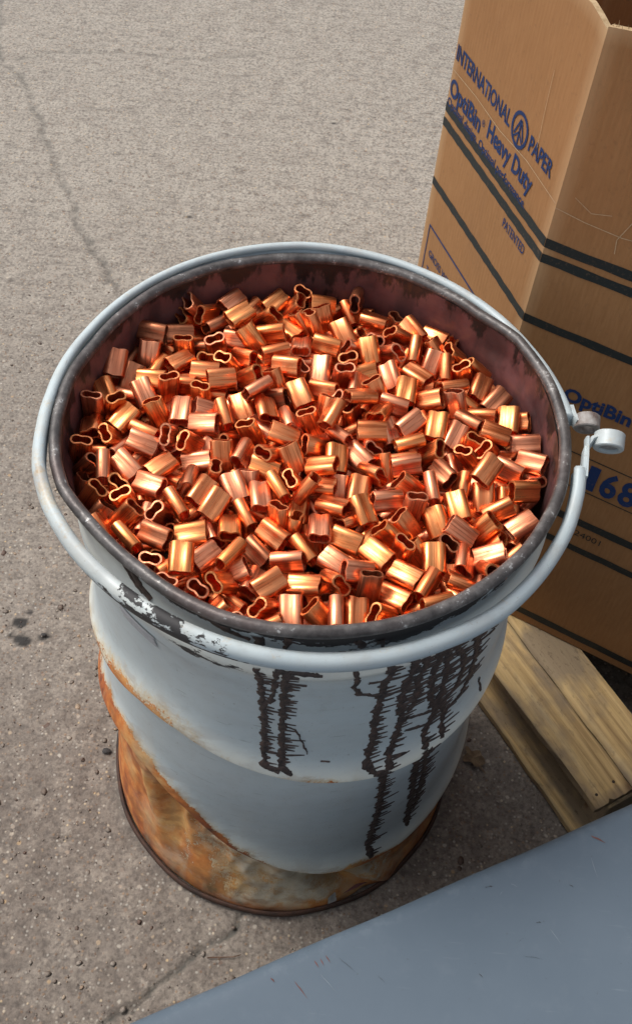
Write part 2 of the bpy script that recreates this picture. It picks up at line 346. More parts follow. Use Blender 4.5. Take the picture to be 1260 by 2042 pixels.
SLEEVES = '''-54,-2282,8119,599,796,-18,82,178,1;-1243,-1901,8358,628,777,17,30,176,1;-305,-2038,8224,432,-145,-716,529,174,0;634,-2237,8122,661,742,92,-71,171,1;1481,-2058,8144,346,681,-60,-642,171,1;1134,-1721,8179,574,622,195,495,169,1;815,-1500,8205,588,662,126,448,167,1;-1590,-1506,8178,589,-152,639,-471,166,1;1027,-1940,8058,601,586,181,512,163,1;471,-1335,8175,406,681,180,582,161,1;62,-1950,8145,548,475,432,537,161,1;-1003,-1054,8242,516,819,-12,-250,161,1;-329,-1357,8178,543,-28,700,-463,159,1;751,-1929,8190,978,-202,35,40,156,1;1735,-1094,8211,803,-339,-417,257,153,0;-1356,-2205,8175,969,-92,-26,-227,153,0;-1965,-1691,7951,8,402,-268,-876,152,0;-1020,-1708,8149,655,654,-109,-362,150,1;-2075,-574,8181,506,755,153,388,150,1;-1762,-827,8196,550,-217,589,-550,150,1;-138,-1684,8159,770,-93,623,-103,149,1;2433,-862,8139,570,663,-428,-230,148,1;-1213,-1424,8152,381,490,396,677,147,1;-1939,-233,8201,381,716,287,509,147,1;2025,-310,8390,520,805,-36,-284,147,1;-809,-775,8225,590,770,144,196,145,1;256,-2304,8109,835,-286,-276,379,144,1;-835,-2399,8152,52,-581,-657,478,144,0;898,-781,8236,312,646,-81,-691,143,1;-657,-2549,8128,984,-42,30,170,143,0;-485,-1553,8084,454,727,-48,513,142,1;644,-949,8258,759,-562,-33,328,142,0;1473,-943,8150,510,831,5,222,141,1;1697,-773,8253,600,775,-28,199,140,1;-501,-890,8246,702,697,146,-13,139,1;2460,-476,8268,366,610,-79,-698,139,1;1446,-1447,8145,606,795,7,22,138,1;2063,-1341,8159,663,-362,360,-547,137,1;179,-1246,8234,780,626,1,3,137,1;-202,-296,8261,201,164,-341,-904,136,1;2603,70,8167,525,569,92,626,136,1;1133,-1044,8176,818,-265,-229,456,135,1;-2470,966,8262,526,838,111,-95,135,1;-1941,-1271,8169,925,-155,293,-184,135,1;-201,749,8249,549,796,81,242,134,1;1467,455,8221,595,797,-102,-1,134,1;692,242,8259,407,611,-317,-600,134,1;1160,471,8198,486,768,-80,-409,133,1;894,-2261,8152,837,26,-355,415,133,1;-2242,201,8130,594,759,-166,-210,132,1;-1581,362,8168,667,745,4,4,132,1;-1279,138,8226,480,526,251,655,132,1;-1160,-889,8230,592,755,12,-282,132,1;-1862,321,8155,965,-144,-194,102,131,1;2001,-987,8170,910,-162,255,-283,131,1;-1167,874,8254,643,-406,634,-140,131,0;-1684,-520,8164,681,648,-242,-241,129,1;1114,-198,8192,242,730,-100,-631,129,1;-2174,-1428,8119,545,582,603,6,128,0;1540,-235,8169,632,612,-69,470,127,1;1386,908,8187,468,458,178,735,127,1;303,-916,8242,737,436,418,304,127,1;-791,-2086,8253,828,364,-75,-420,127,1;1445,-2177,7899,720,-523,450,-79,127,0;612,-1775,8221,521,-492,675,-177,126,0;2562,405,8096,332,677,-315,-576,125,1;-802,-1306,8170,815,577,51,5,125,1;-33,295,8254,977,-72,-198,43,125,1;411,-2330,8229,482,502,550,-462,125,1;49,-44,8206,537,463,-90,-699,124,1;1792,-1426,8120,683,610,210,-344,124,1;-2369,-1010,8137,941,-64,221,-250,124,1;1702,373,8153,546,813,-68,-189,124,1;142,-398,8296,399,-651,-532,366,124,0;-2111,1535,8288,263,685,123,668,123,1;-1011,-325,8237,76,38,-333,-939,123,1;1375,-1836,8194,378,690,346,-511,123,1;-766,-265,8204,594,623,250,-444,122,1;-736,-1777,8328,258,604,405,-636,122,1;2023,-515,8131,507,861,-9,42,121,1;377,-1625,8159,525,688,278,417,121,1;-1287,-365,8121,700,-285,507,-415,121,1;2162,389,8269,490,415,-492,-587,121,1;-325,-2300,8160,873,135,-301,361,120,1;622,1666,8208,434,884,-36,169,119,1;-1070,1985,8322,576,712,-196,-351,119,1;-2632,-380,8165,993,6,88,77,119,1;556,-85,8151,525,729,51,437,119,1;-333,23,8289,420,-500,629,-420,119,0;944,-1221,8171,909,-99,-396,78,118,1;-1777,674,8235,957,-35,36,287,118,0;1721,-1942,8049,101,-635,362,674,118,0;2036,1262,8117,586,782,27,-211,117,1;70,1667,8218,260,709,83,650,117,1;-716,74,8204,971,-38,-231,-54,116,1;-400,1212,8239,374,604,127,692,116,1;897,1279,8163,508,802,-129,287,116,1;2077,-1701,8048,566,-345,729,171,116,0;1156,-516,8191,866,-159,-420,221,114,1;2225,1033,8148,509,797,-144,-290,114,1;-1641,-1896,7951,564,-560,224,564,114,0;-872,556,8121,528,807,3,263,113,1;38,-1491,8157,649,522,546,-86,113,1;1167,-2365,8199,842,99,443,291,113,1;-884,1674,8224,26,-366,223,903,113,0;1741,-1740,8146,370,-575,-180,707,113,0;1202,-843,8256,68,93,-991,75,113,0;-1731,1225,8133,694,623,-179,-315,112,1;-2124,1286,8151,953,-299,38,-11,112,1;-570,448,8251,734,629,248,-66,111,1;1089,-1420,8192,909,-41,33,-412,111,0;-2614,275,8209,991,-43,-20,-122,110,1;29,1215,8234,535,829,-139,83,110,1;1716,898,8189,954,-149,-188,-178,110,1;-508,-410,8170,392,694,231,559,110,1;-665,-1095,8138,574,399,657,-284,110,1;2328,-51,8118,657,54,692,-293,109,1;1097,998,8222,629,775,-46,-35,109,1;-14,-785,8338,739,40,327,588,109,1;-1596,-1177,8143,873,156,-219,407,107,1;-700,-1864,8133,789,-306,388,-365,107,1;2176,-730,8183,174,848,10,-501,107,0;-641,1817,8197,775,-101,615,-101,106,1;2356,722,8159,580,779,-204,121,106,1;-282,-2517,8179,723,28,567,393,106,0;-1398,-160,8184,531,315,43,-785,105,1;-1415,-1095,8232,595,412,654,-219,105,1;202,247,8487,160,523,610,-573,105,1;-1874,-1585,8200,636,400,644,-139,105,1;-2053,550,8214,804,-532,-161,212,105,0;-2304,-678,8256,443,503,626,-399,104,1;383,-1951,8253,869,272,310,-275,104,1;1238,1357,8166,630,-638,-305,320,104,0;-1406,-2043,7410,135,77,649,-744,102,0;732,-410,8243,831,267,416,-256,102,1;268,1964,8191,468,840,54,270,101,1;1419,94,8142,658,-74,275,-697,101,1;-292,-1156,8214,913,-180,-78,-357,101,0;1858,49,8154,904,103,-265,-320,100,1;583,-631,8197,619,781,3,-81,99,1;-1091,-2271,8025,264,-114,-123,950,99,0;1429,1612,8133,432,891,-46,-128,98,1;-1348,-703,8167,687,508,-343,390,97,1;303,-198,8209,597,791,114,-67,97,1;86,874,8207,370,617,85,690,97,1;-1071,297,8237,481,432,687,-332,97,1;953,751,8193,48,659,-191,-725,97,0;302,1136,8244,983,83,48,157,96,1;-2587,-14,8149,778,588,-82,204,96,1;123,-2326,7898,587,-717,227,-301,96,0;-713,2118,8178,925,89,345,-131,95,1;-710,677,8356,94,596,420,-678,95,1;-323,-766,8287,613,475,602,-191,95,1;-1051,-2262,7739,157,-88,806,-564,94,0;-546,1433,8218,270,727,-35,-630,94,1;-940,1397,8119,705,52,531,-468,94,1;1403,-580,8284,522,581,536,-320,94,1;-2275,917,8094,467,872,68,-127,93,1;534,659,8405,270,-495,-400,722,93,1;-1203,2325,8218,604,702,-40,-376,92,1;-2514,-568,8075,946,-20,297,-129,92,1;1152,188,8190,163,-645,-402,630,91,1;-1383,1009,8215,344,622,299,636,91,1;-1487,2044,8220,474,476,177,-720,91,1;-2375,353,8173,368,-73,100,-922,91,0;-648,2486,8138,566,746,-129,-326,90,1;-819,957,8236,845,20,364,-390,90,1;-468,-1918,8048,737,639,27,-218,90,1;-2529,568,8141,496,819,20,288,89,1;-6,2221,8176,942,-234,-72,229,89,1;-998,-1274,8024,104,339,-569,742,89,0;-2267,-1214,8029,5,-320,-237,-917,88,1;1280,-1317,8016,16,356,-253,-899,87,1;-2550,-809,7954,39,453,854,-253,87,0;721,933,8233,951,-163,-202,167,86,1;910,1660,8197,894,228,301,-242,86,1;-1063,-2138,8106,958,128,130,-222,85,1;-127,1961,8306,471,-241,19,849,85,1;1879,614,8208,746,470,457,116,85,1;772,550,8253,840,500,-208,42,85,1;994,2002,8200,416,133,878,196,85,0;-1988,-1082,8187,133,-257,957,25,85,0;-2329,-110,8121,832,268,-35,-485,84,1;666,2296,8165,643,469,534,284,84,1;-722,-2230,8057,539,671,168,480,84,1;-1799,1689,8153,429,625,-203,-620,83,1;2049,-1610,8258,928,343,108,-95,83,1;-504,714,8151,813,-49,518,-261,83,0;355,-543,8070,36,5,902,-431,83,0;1201,1716,8232,418,686,486,-345,82,1;150,-625,8211,439,-472,439,-626,81,1;-1319,1550,8187,960,213,-61,173,81,1;-1073,1773,8076,284,663,210,660,81,1;1170,2183,8147,430,785,-52,443,81,1;1604,1464,8200,459,691,468,-305,81,1;-110,-1204,8120,116,754,623,-175,81,0;-92,-904,8057,628,769,74,-90,80,1;-1384,640,8176,991,-4,-19,-130,79,1;-457,-243,8264,876,397,-208,-180,79,1;462,578,8131,104,-496,860,-61,79,0;508,-1002,8118,109,-427,-433,787,79,0;1819,1475,8116,949,-26,-129,285,78,1;-398,2393,8177,232,-681,-676,156,78,0;-244,1610,8218,830,555,-28,42,77,1;863,-207,8136,784,-279,-308,-461,77,0;-1874,-1727,7614,324,-447,407,727,76,0;-1119,1238,8166,944,177,-181,-212,76,1;-274,318,8213,733,516,374,-238,76,1;-1659,-88,8220,621,275,213,-703,76,1;925,415,8088,78,-224,762,-603,76,0;-456,-2340,7949,547,-770,326,-50,76,0;-502,956,8198,893,-176,-304,-282,75,1;1752,-389,8138,476,728,-450,204,75,1;358,2487,8079,687,-529,42,496,75,0;-1272,452,8131,622,-322,-434,566,75,0;1596,-1219,8048,97,-934,333,81,75,0;-2021,821,8175,617,-320,598,-399,74,1;304,149,8260,722,405,560,-43,74,1;-1714,1492,8103,995,-56,-38,-70,74,0;2316,-1247,8023,35,733,409,-543,73,1;-424,2002,8101,318,-250,625,-668,73,0;-31,2466,8185,505,550,-228,-625,72,1;-1536,-1842,8154,971,193,-73,-117,71,1;-1730,2051,8106,819,372,-137,-414,70,1;-1949,-1,8154,696,316,645,19,70,1;773,-2209,7899,755,-626,-149,-127,70,0;1457,2162,8073,543,647,194,500,67,1;1666,1162,8217,153,-587,-356,711,67,1;-270,2123,8137,854,-63,-367,-363,66,1;2469,-925,7930,357,58,-689,628,66,0;192,-1943,7950,635,-588,501,-10,66,0;2479,804,8041,436,494,149,738,65,1;2044,762,8097,299,591,131,738,65,1;-677,-633,8116,931,-347,-80,-75,65,0;-135,-610,8198,832,244,-111,-486,64,1;512,1053,8190,200,143,-652,717,64,0;-1350,1931,8176,11,517,466,-718,63,1;-1654,836,8107,729,-54,676,-92,63,0;415,2549,8262,579,462,332,-584,62,1;-1665,2111,8270,750,285,-64,-594,62,1;2068,144,8186,889,148,-289,323,62,1;450,1749,8102,255,494,19,-831,62,0;-1074,-595,8161,731,-116,0,-672,62,0;1995,1640,8082,416,251,868,105,61,0;1921,249,8131,978,-6,38,-205,61,0;1750,1831,8101,293,-736,551,-261,60,0;-1585,-507,7977,688,502,421,311,60,0;671,135,8075,882,295,295,-217,59,1;121,539,8239,808,-281,-112,-505,58,0;-1285,-1031,8000,545,-624,72,-555,58,0;2109,-1135,8059,761,94,312,561,57,1;-1910,-276,8000,687,-563,442,125,57,0;1654,-1605,7986,645,758,98,26,56,1;564,1334,8108,371,719,-214,-547,55,1;-604,254,8131,675,533,475,188,55,1;1725,5,7978,161,377,-660,629,55,0;2651,-21,8000,502,-851,-146,-42,54,0;-1776,-1220,8044,326,505,584,-545,53,1;-1715,-46,7955,339,-285,612,-656,53,0;-1262,-1885,7926,505,-755,305,-286,53,0;2308,-524,8112,515,852,95,5,52,1;488,-2345,7658,902,-405,52,144,51,0;-2108,-833,8128,950,184,98,-230,51,1;349,1398,8229,953,192,-52,227,51,1;-1319,-1941,8204,594,675,-79,-430,51,1;1757,-1849,7704,152,-299,815,472,49,0;-301,2635,8141,958,162,51,-229,49,1;-1983,1141,8042,391,651,350,-548,49,0;-2144,-242,8045,608,-708,359,-21,48,0;776,-1120,8024,781,-509,202,-300,48,0;1324,-1946,7900,125,-811,-300,486,48,0;-2010,1561,7985,403,749,92,517,47,1;-944,-13,8066,604,400,89,-684,47,1;-1481,1708,7918,746,7,664,57,47,0;1020,-762,8023,408,158,601,668,47,0;-1264,819,8043,352,-642,-289,618,46,0;1941,-1490,7928,165,-88,754,630,46,0;1500,1880,8121,73,-571,697,-427,45,0;-1844,-794,7977,611,-633,261,398,45,0;651,2319,7960,493,-80,-730,466,44,0;-2255,642,8045,725,272,621,119,43,1;-942,2380,8038,468,786,71,-397,43,1;-1251,171,8000,659,-342,553,-377,43,0;941,2380,8000,876,-65,4,-478,42,0;92,-1259,7976,684,708,108,-142,42,0;1319,-989,7832,45,-868,-247,427,41,0;-1648,1881,7980,692,487,-277,-456,41,0;-229,1293,8042,15,892,-449,-52,41,0;-2347,1347,7917,383,724,330,-470,40,0;616,861,7978,493,519,360,-598,40,0;2511,-405,7932,368,-34,785,496,40,0;-1403,1299,8106,961,269,57,-13,39,1;564,-1415,7975,708,503,495,-13,39,1;749,2052,8060,432,-880,160,-117,39,0;-455,-941,7976,483,-516,-192,681,39,0;489,-2073,8000,809,-218,8,546,39,0;2453,684,7784,595,-673,322,-298,38,0;-997,628,7978,139,81,-832,532,38,0;1883,1020,8021,146,-539,134,819,37,0;-173,1517,8083,446,-507,473,-566,36,0;-532,-1946,7799,271,-6,121,955,36,0;-1641,-1777,7776,427,-32,-749,505,35,0;488,369,8088,703,-66,618,346,35,0;-1246,-70,7977,213,-256,-869,365,35,0;-1484,-1567,7902,285,-954,3,-90,35,0;187,-771,7929,213,-308,790,-485,34,0;1906,-774,8046,289,-688,532,-400,34,0;1942,-1694,7804,237,-238,-489,805,34,0;866,381,7804,598,-749,53,-279,33,0;-295,-328,7847,46,-403,543,736,33,0;-2497,-214,7975,730,285,569,247,33,1;1313,1324,7916,457,-602,-539,371,33,0;952,-396,8000,60,-719,-365,588,33,0;-2148,-974,7953,807,-340,-474,90,33,0;1161,-1705,7926,656,-659,-346,-122,33,0;-1404,-1937,7628,484,14,750,-450,32,0;2246,-1206,7704,647,-306,678,-164,32,0;1134,1763,7959,884,-420,205,12,32,0;164,2614,7921,209,730,200,-619,31,0;1349,606,8022,493,203,721,-442,31,0;2188,-79,7933,518,-714,-281,377,31,0;-956,-1724,7975,20,253,-665,703,31,0;-925,-1926,7825,559,-804,149,-141,31,0;-544,-1193,7849,151,40,596,-788,30,0;2275,213,7997,768,368,404,335,30,1;1537,-305,7977,599,-357,-515,499,30,0;-808,-2364,7872,756,479,276,-351,30,0;-51,-1396,7815,680,-653,-246,-226,29,0;-2232,-1236,7734,384,-299,601,-634,29,0;340,708,8199,898,44,-370,233,29,1;-145,-1940,8000,716,-652,-2,249,29,0;1180,-2279,7613,801,-13,415,-432,28,0;-63,-41,8023,395,109,705,-578,28,0;1928,-219,8045,687,-512,305,-415,28,0;418,805,7865,203,152,-818,516,27,0;-2485,-827,7608,611,620,416,264,27,0;-2266,650,7781,239,322,-529,-748,27,0;1184,-121,7944,812,279,495,132,27,1;150,1727,7979,587,-693,367,201,27,0;562,-227,7843,724,-369,-412,412,26,0;-1920,433,7751,712,-127,589,-360,26,0;1063,-42,8119,98,-678,-258,681,26,1;342,-2138,7939,613,-270,150,727,26,1;-1755,526,8000,636,-651,-294,292,26,0;1303,290,7956,742,-268,-412,455,26,0;968,-1488,7976,489,-731,457,-131,26,0;2046,-1543,7403,120,207,359,-902,25,0;-1664,-682,7762,28,-383,-623,681,25,0;376,2052,8041,799,188,381,425,25,1;-1678,1156,7979,421,-576,469,-521,25,0;1401,-629,8023,214,5,-797,564,25,0;-1704,-1467,7952,359,-716,143,-581,25,0;-320,-2520,7765,59,-260,779,-568,24,0;-1239,2131,7960,12,63,768,-637,24,0;-2491,1012,7915,131,-543,825,-83,24,0;130,262,8022,23,71,614,-786,24,0;309,-896,8047,271,-40,-742,612,24,0;-692,1226,8063,129,99,565,-809,24,0;1486,-2148,7578,181,-464,-588,637,23,0;13,-2447,7773,359,-395,-573,622,22,0;-1513,-1099,7698,540,-7,74,839,22,0;685,-1051,7852,385,-351,822,-229,22,0;518,-1778,7979,838,530,-121,42,22,1;1637,-611,7837,456,-125,739,-480,22,0;-2018,-1450,7879,765,-641,-11,-62,22,0;-333,-1353,7951,746,554,137,-343,22,0;273,-1340,7637,751,495,437,11,21,0;842,-2086,7670,345,-495,771,-202,21,0;277,-1268,7850,534,368,553,-523,21,0;-1421,-1318,7855,104,-816,567,-37,21,0;-1612,-170,7713,652,-473,306,-508,20,0;-1040,283,7829,435,277,708,483,20,0;-794,-954,7823,100,59,-972,204,20,0;-1102,1021,8005,744,311,511,298,20,1;1085,2126,7878,443,564,-342,-607,20,0;-709,1523,7895,139,-590,410,681,20,0;-101,365,8000,827,-526,-28,197,20,0;-1432,-784,7953,366,-550,-528,534,20,0;1947,-468,7931,174,-482,-359,780,20,0;-346,-2357,7629,612,-635,281,-379,19,0;1220,-2111,7774,701,-98,693,136,19,0;806,1743,7938,772,-557,5,305,19,0;-226,-2219,7847,538,-611,-579,-42,19,0;288,1200,7958,559,-429,-408,581,19,0;1450,-521,7688,745,-422,505,-108,18,0;-552,-2262,7783,680,-533,443,240,18,0;-1647,177,7831,810,-560,122,-123,18,0;-1034,2058,8060,120,-402,893,-161,18,0;-374,-748,8023,360,-264,-461,767,18,0;2274,-728,7837,449,-370,512,-632,18,0;-2238,-498,7977,166,-268,-440,841,18,0;-1130,-1396,7952,34,290,-507,811,18,0;-272,-1791,7892,639,766,-73,5,17,1;496,2583,7941,111,681,-400,-603,17,0;74,2286,7899,117,-483,621,-606,17,0;1663,2027,7980,32,780,610,-140,17,0;1560,1614,7959,153,-585,-655,453,17,0;-315,905,8000,643,-743,-103,-151,17,0;1953,485,8043,194,-290,587,-731,17,0;2210,-388,7977,457,607,643,-98,17,0;-30,-639,7873,659,-479,531,-233,16,0;1400,1965,7776,3,-940,338,-38,16,0;-376,1758,7959,717,-367,-589,-74,16,0;-736,891,7978,585,-762,-184,-207,16,0;-390,475,8022,626,-358,-399,565,16,0;1644,-1324,7681,246,236,-805,486,15,0;-15,-945,7774,56,160,702,-691,15,0;-2555,209,7733,93,-304,732,-603,15,0;-938,-693,7856,293,-442,607,-592,15,0;-2270,276,7787,124,-298,-66,944,15,0;2166,1347,7979,220,-247,672,-662,15,0;115,903,7957,674,-482,546,-120,15,0;1610,365,7934,679,-703,-73,-199,15,0;575,-48,7754,738,-155,-517,405,14,0;-2619,-78,7758,140,-511,-763,371,14,0;-671,1828,8000,260,-87,659,-700,14,0;-128,1897,7980,169,-288,488,-806,14,0;1967,1217,7916,273,-47,842,-462,14,0;-405,88,8045,860,-168,376,300,14,0;879,-1879,7825,622,-493,-601,95,14,0;-87,1420,7937,516,-831,-72,193,14,0;-1584,504,7801,538,-699,-343,323,13,0;-2008,-1409,7533,730,-444,-507,113,13,0;-907,-160,7865,339,-203,610,-686,13,0;-119,-160,7793,209,-797,558,-96,13,0;-1188,-865,7751,428,-577,-593,365,12,0;973,-2087,7425,739,-644,-127,151,12,0;2419,-870,7402,845,-314,305,-305,12,0;1513,201,7748,90,-455,-657,595,12,0;1386,874,7979,827,-495,-111,-243,12,0;1631,662,8022,369,-438,-313,757,12,0;-391,-77,7909,124,-291,938,139,12,0;-667,-389,8000,580,-423,-502,482,12,0;1164,-1728,7653,468,575,-53,-669,11,0;-1924,-536,7809,176,-426,-615,640,11,0;-902,-1411,7800,485,445,552,513,11,0;-1134,1730,7876,789,-608,11,-90,11,0;931,755,7978,617,-672,115,393,11,0;-2210,9,7888,619,-401,485,-471,11,0;-773,-1960,7711,210,201,498,-817,10,0;-541,-685,7806,379,-849,-12,368,10,0;1959,119,7781,584,-540,466,-388,10,0;1820,-1019,7592,637,-675,36,372,10,0;-2453,-871,7399,759,-584,-278,-77,10,0;-392,-1596,7802,820,-392,-151,388,10,0;1819,1127,7708,707,-685,-176,13,10,0;1620,-1662,7724,307,650,-614,-326,10,0;1910,-1017,7766,571,-801,-11,181,10,0;-451,1433,7831,18,-602,-678,422,10,0;993,1195,7936,200,-128,632,-738,10,0;-2549,508,7826,67,-209,408,-886,10,0;178,-301,8023,249,-97,762,-590,10,0;-632,-907,7498,373,-259,516,-727,9,0;890,-1448,7558,356,636,385,-567,9,0;-2403,-603,7771,237,-718,-451,475,9,0;-1907,-1098,7794,172,29,655,-735,9,0;-1966,779,7957,1,-101,-862,497,9,0;1405,2289,7799,8,-673,391,-628,9,0;1027,1451,8021,540,-721,-87,425,9,0;-620,-1156,7489,294,-531,-65,792,8,0;-226,1301,7759,743,-601,131,-264,8,0;-692,751,7771,522,-313,657,-444,8,0;1745,-1757,7471,276,-711,-473,441,8,0;-1406,2201,7698,26,29,-328,944,8,0;-1355,1489,7658,698,-513,420,-270,8,0;1646,-1032,7956,757,440,483,30,8,1;1970,-197,7772,183,141,-707,669,8,0;880,-152,7776,69,712,659,-232,7,0;-517,281,7874,789,-609,78,40,7,0;595,-1710,7672,653,-472,-343,482,7,0;105,1687,7769,66,773,-499,386,7,0;1272,-2169,7407,658,-732,116,133,7,0;-1426,656,7913,517,-597,-269,552,7,0;1409,556,7802,602,759,243,49,7,0;-1288,-2021,7825,379,-739,358,-426,7,0;1629,1219,7937,211,340,796,454,7,0;-107,-2065,7444,170,-40,411,-895,6,0;618,-97,7513,565,-504,462,-462,6,0;-834,-2142,7426,762,-524,93,370,6,0;-417,1789,7460,152,-322,-5,934,6,0;-139,753,7750,397,-450,596,-534,6,0;-1074,578,7673,569,-815,-107,1,6,0;-1664,-1455,7643,685,625,344,-149,6,0;-980,-1103,7811,283,1,888,-363,6,0;2362,-832,7678,619,572,382,-380,6,0;-1241,1167,7678,85,-660,400,630,6,0;819,-528,7773,499,-844,-76,-180,6,0;2487,-444,7766,83,93,-664,737,6,0;1427,-1837,7754,289,913,-44,-284,6,0;-568,2609,7861,442,-403,-714,363,6,0;1429,1068,7850,18,585,-302,753,6,0;-161,-2096,7681,718,626,303,30,5,0;723,347,7659,313,-320,586,-675,5,0;1143,921,7842,250,-498,-327,763,5,0;-1519,-798,7468,756,-651,59,46,5,0;-124,2272,7788,453,-586,382,553,5,0;-706,-1695,7820,653,-497,-412,396,5,0;-1160,-1784,7679,236,-286,820,-435,5,0;2171,-816,7544,518,644,443,349,5,0;-984,2406,7640,124,-40,334,933,5,0;491,242,7815,695,-638,-81,321,5,0;1824,406,7668,158,-649,688,-284,5,0;-1685,-1194,7774,875,-16,199,-442,5,0;-955,1328,7802,269,-236,833,-422,5,0;-588,-413,7841,688,-545,-397,269,5,0;-971,-1493,7613,692,-653,256,168,5,0;-1139,-362,7795,30,-842,538,36,5,0;-2561,-371,7491,638,-392,-522,408,5,0;2450,283,7891,375,574,-18,728,5,1;-1704,859,7892,853,-499,58,140,5,0;700,-614,8000,181,-798,419,393,5,0;-1123,-1873,7435,111,164,-716,669,4,0;-144,1291,7490,413,-446,769,197,4,0;-2143,-806,7427,549,362,507,557,4,0;-864,723,7587,695,-656,-294,0,4,0;1233,655,7485,503,-472,724,-15,4,0;1802,-174,7642,486,-376,-537,578,4,0;50,-401,7787,427,-292,24,855,4,0;-863,-207,7686,725,-470,464,-197,4,0;94,-2118,7680,660,536,268,-452,4,0;364,1885,7754,195,-174,-729,633,4,0;1513,-772,7649,445,-178,-578,660,4,0;-1441,-407,7780,74,-821,-464,326,4,0;1167,-301,7734,162,790,586,-79,4,0;-782,1956,7711,447,873,148,-125,4,0;63,-1786,7823,202,-140,663,707,4,0;2458,-283,8066,878,152,429,149,4,1;771,-1309,7756,267,-374,-824,332,4,0;1147,477,7853,75,204,71,-974,3,0;-989,-1453,7465,438,705,512,223,3,0;1368,87,7486,303,684,362,-556,3,0;533,-625,7688,399,-898,-88,165,3,0;2014,-1447,7650,122,803,-549,-200,3,0;-1287,1878,7758,161,-99,614,766,3,0;-1494,1026,7761,745,-189,584,261,3,0;1727,1801,7769,453,-207,425,-756,3,0;2495,199,7648,573,-27,662,-482,3,0;-1574,1525,7764,781,89,499,365,3,0;1342,-1190,7793,178,-873,-146,430,3,0;-1908,1787,7877,187,493,-474,-705,3,0;1926,1476,7854,686,-556,-348,315,3,0;740,-824,7786,512,-182,211,812,3,0;306,-1001,7500,712,-546,441,-15,2,0;-651,-1689,7462,23,-113,-712,693,2,0;1123,256,7496,511,-516,-639,254,2,0;1897,-523,7751,527,-354,442,-634,2,0;-51,1945,7632,105,86,638,-758,2,0;-635,1100,7551,364,750,94,-544,2,0;1413,-1641,7436,377,-55,-823,421,2,0;1496,-1144,7637,735,-633,184,160,2,0;-1681,-307,7468,474,-141,725,-479,2,0;1487,1353,7778,196,271,579,-744,2,0;1956,1640,7734,641,-537,396,-378,2,0;2256,938,7744,95,-386,723,564,2,0;-1297,-430,7487,717,-67,665,-199,2,0;-1266,1405,7456,494,-814,245,-181,2,0;1654,761,7791,784,-339,518,-35,2,0;361,1041,7768,97,12,-736,670,2,0;579,734,7504,85,52,-647,756,2,0;1152,2156,7563,589,-562,577,-70,2,0;717,2265,7629,639,-656,103,-388,2,0;306,2535,7704,218,-29,800,-558,2,0;-2001,208,7808,10,-684,645,-340,2,0;-547,-242,7724,127,-70,785,-602,2,0;-674,555,7866,575,-495,538,-367,2,0;569,2507,7402,180,-542,-817,82,2,0;-878,2264,7775,375,-771,328,-397,2,0;2032,463,7803,479,-452,-656,370,2,0;174,637,7872,276,-852,333,294,2,0;-577,2316,7920,113,55,-575,809,2,0;1826,-1403,7758,602,532,296,-516,2,0;-187,-999,7880,385,-29,660,645,2,0;-1760,131,7464,149,29,-557,816,1,0;-1672,-1278,7441,300,344,640,-618,1,0;2207,-297,7672,714,-266,361,-538,1,0;966,2031,7430,63,160,508,-844,1,0;-1713,1848,7587,690,106,696,-168,1,0;-1434,292,7482,692,-699,-179,-29,1,0;331,-775,7687,639,-578,-348,369,1,0;1340,-1230,7461,567,-692,-201,399,1,0;578,-1830,7454,307,-542,273,733,1,0;640,-1179,7488,2,-614,-625,483,1,0;960,-942,7488,165,-935,-194,246,1,0;216,1010,7501,325,-887,-316,-86,1,0;-2479,-99,7410,655,-611,347,-277,1,0;1083,-1057,7749,365,-701,612,-7,1,0;180,2413,7416,130,-115,306,-936,1,0;2010,819,7736,228,-894,369,112,1,0;1331,-684,7480,594,101,655,456,1,0;-2065,1461,7766,527,-840,97,79,1,0;926,692,7706,319,-427,680,-504,1,0;719,1156,7787,144,-821,-550,53,1,0;-1462,1600,7556,358,829,31,-430,1,0;174,-1728,7736,269,-575,-656,409,1,0;1207,-1491,7814,604,72,647,-459,1,0;-67,68,7520,723,-491,252,415,1,0;-2099,-169,7651,819,-353,-69,447,1,0;-558,1092,7853,857,216,466,-33,1,0;-1226,-1416,7787,410,155,-486,756,1,0;636,-1493,7803,580,-542,-471,385,1,0;267,-432,7845,125,81,799,-582,1,0;1489,1744,7666,469,-319,-138,812,1,0;749,1953,7772,730,-673,-121,9,1,0;431,-1034,7828,634,623,445,-110,1,0;1050,2345,7732,739,564,353,104,1,0;365,2307,7783,545,-182,675,-463,1,0;68,27,7880,681,-731,-25,24,1,0;2216,-955,7776,6,-676,-735,56,1,0;698,782,7770,571,38,263,-777,1,0;-2290,-867,7773,653,372,546,369,1,0;-2490,-383,7874,779,143,343,-505,1,1;-452,2039,7919,777,-414,436,-186,1,0;307,1387,7788,988,4,153,35,1,0;-1647,1996,7761,13,-20,677,-735,0,0;529,1602,7829,374,-642,-655,135,0,0;678,2484,7762,46,67,-580,810,0,0;1501,-116,7840,124,270,798,-524,0,0;-1860,980,7801,797,-493,-271,220,0,0;1097,-659,7851,375,-555,-467,577,0,0;2482,-40,7770,593,-654,-273,382,0,0'''
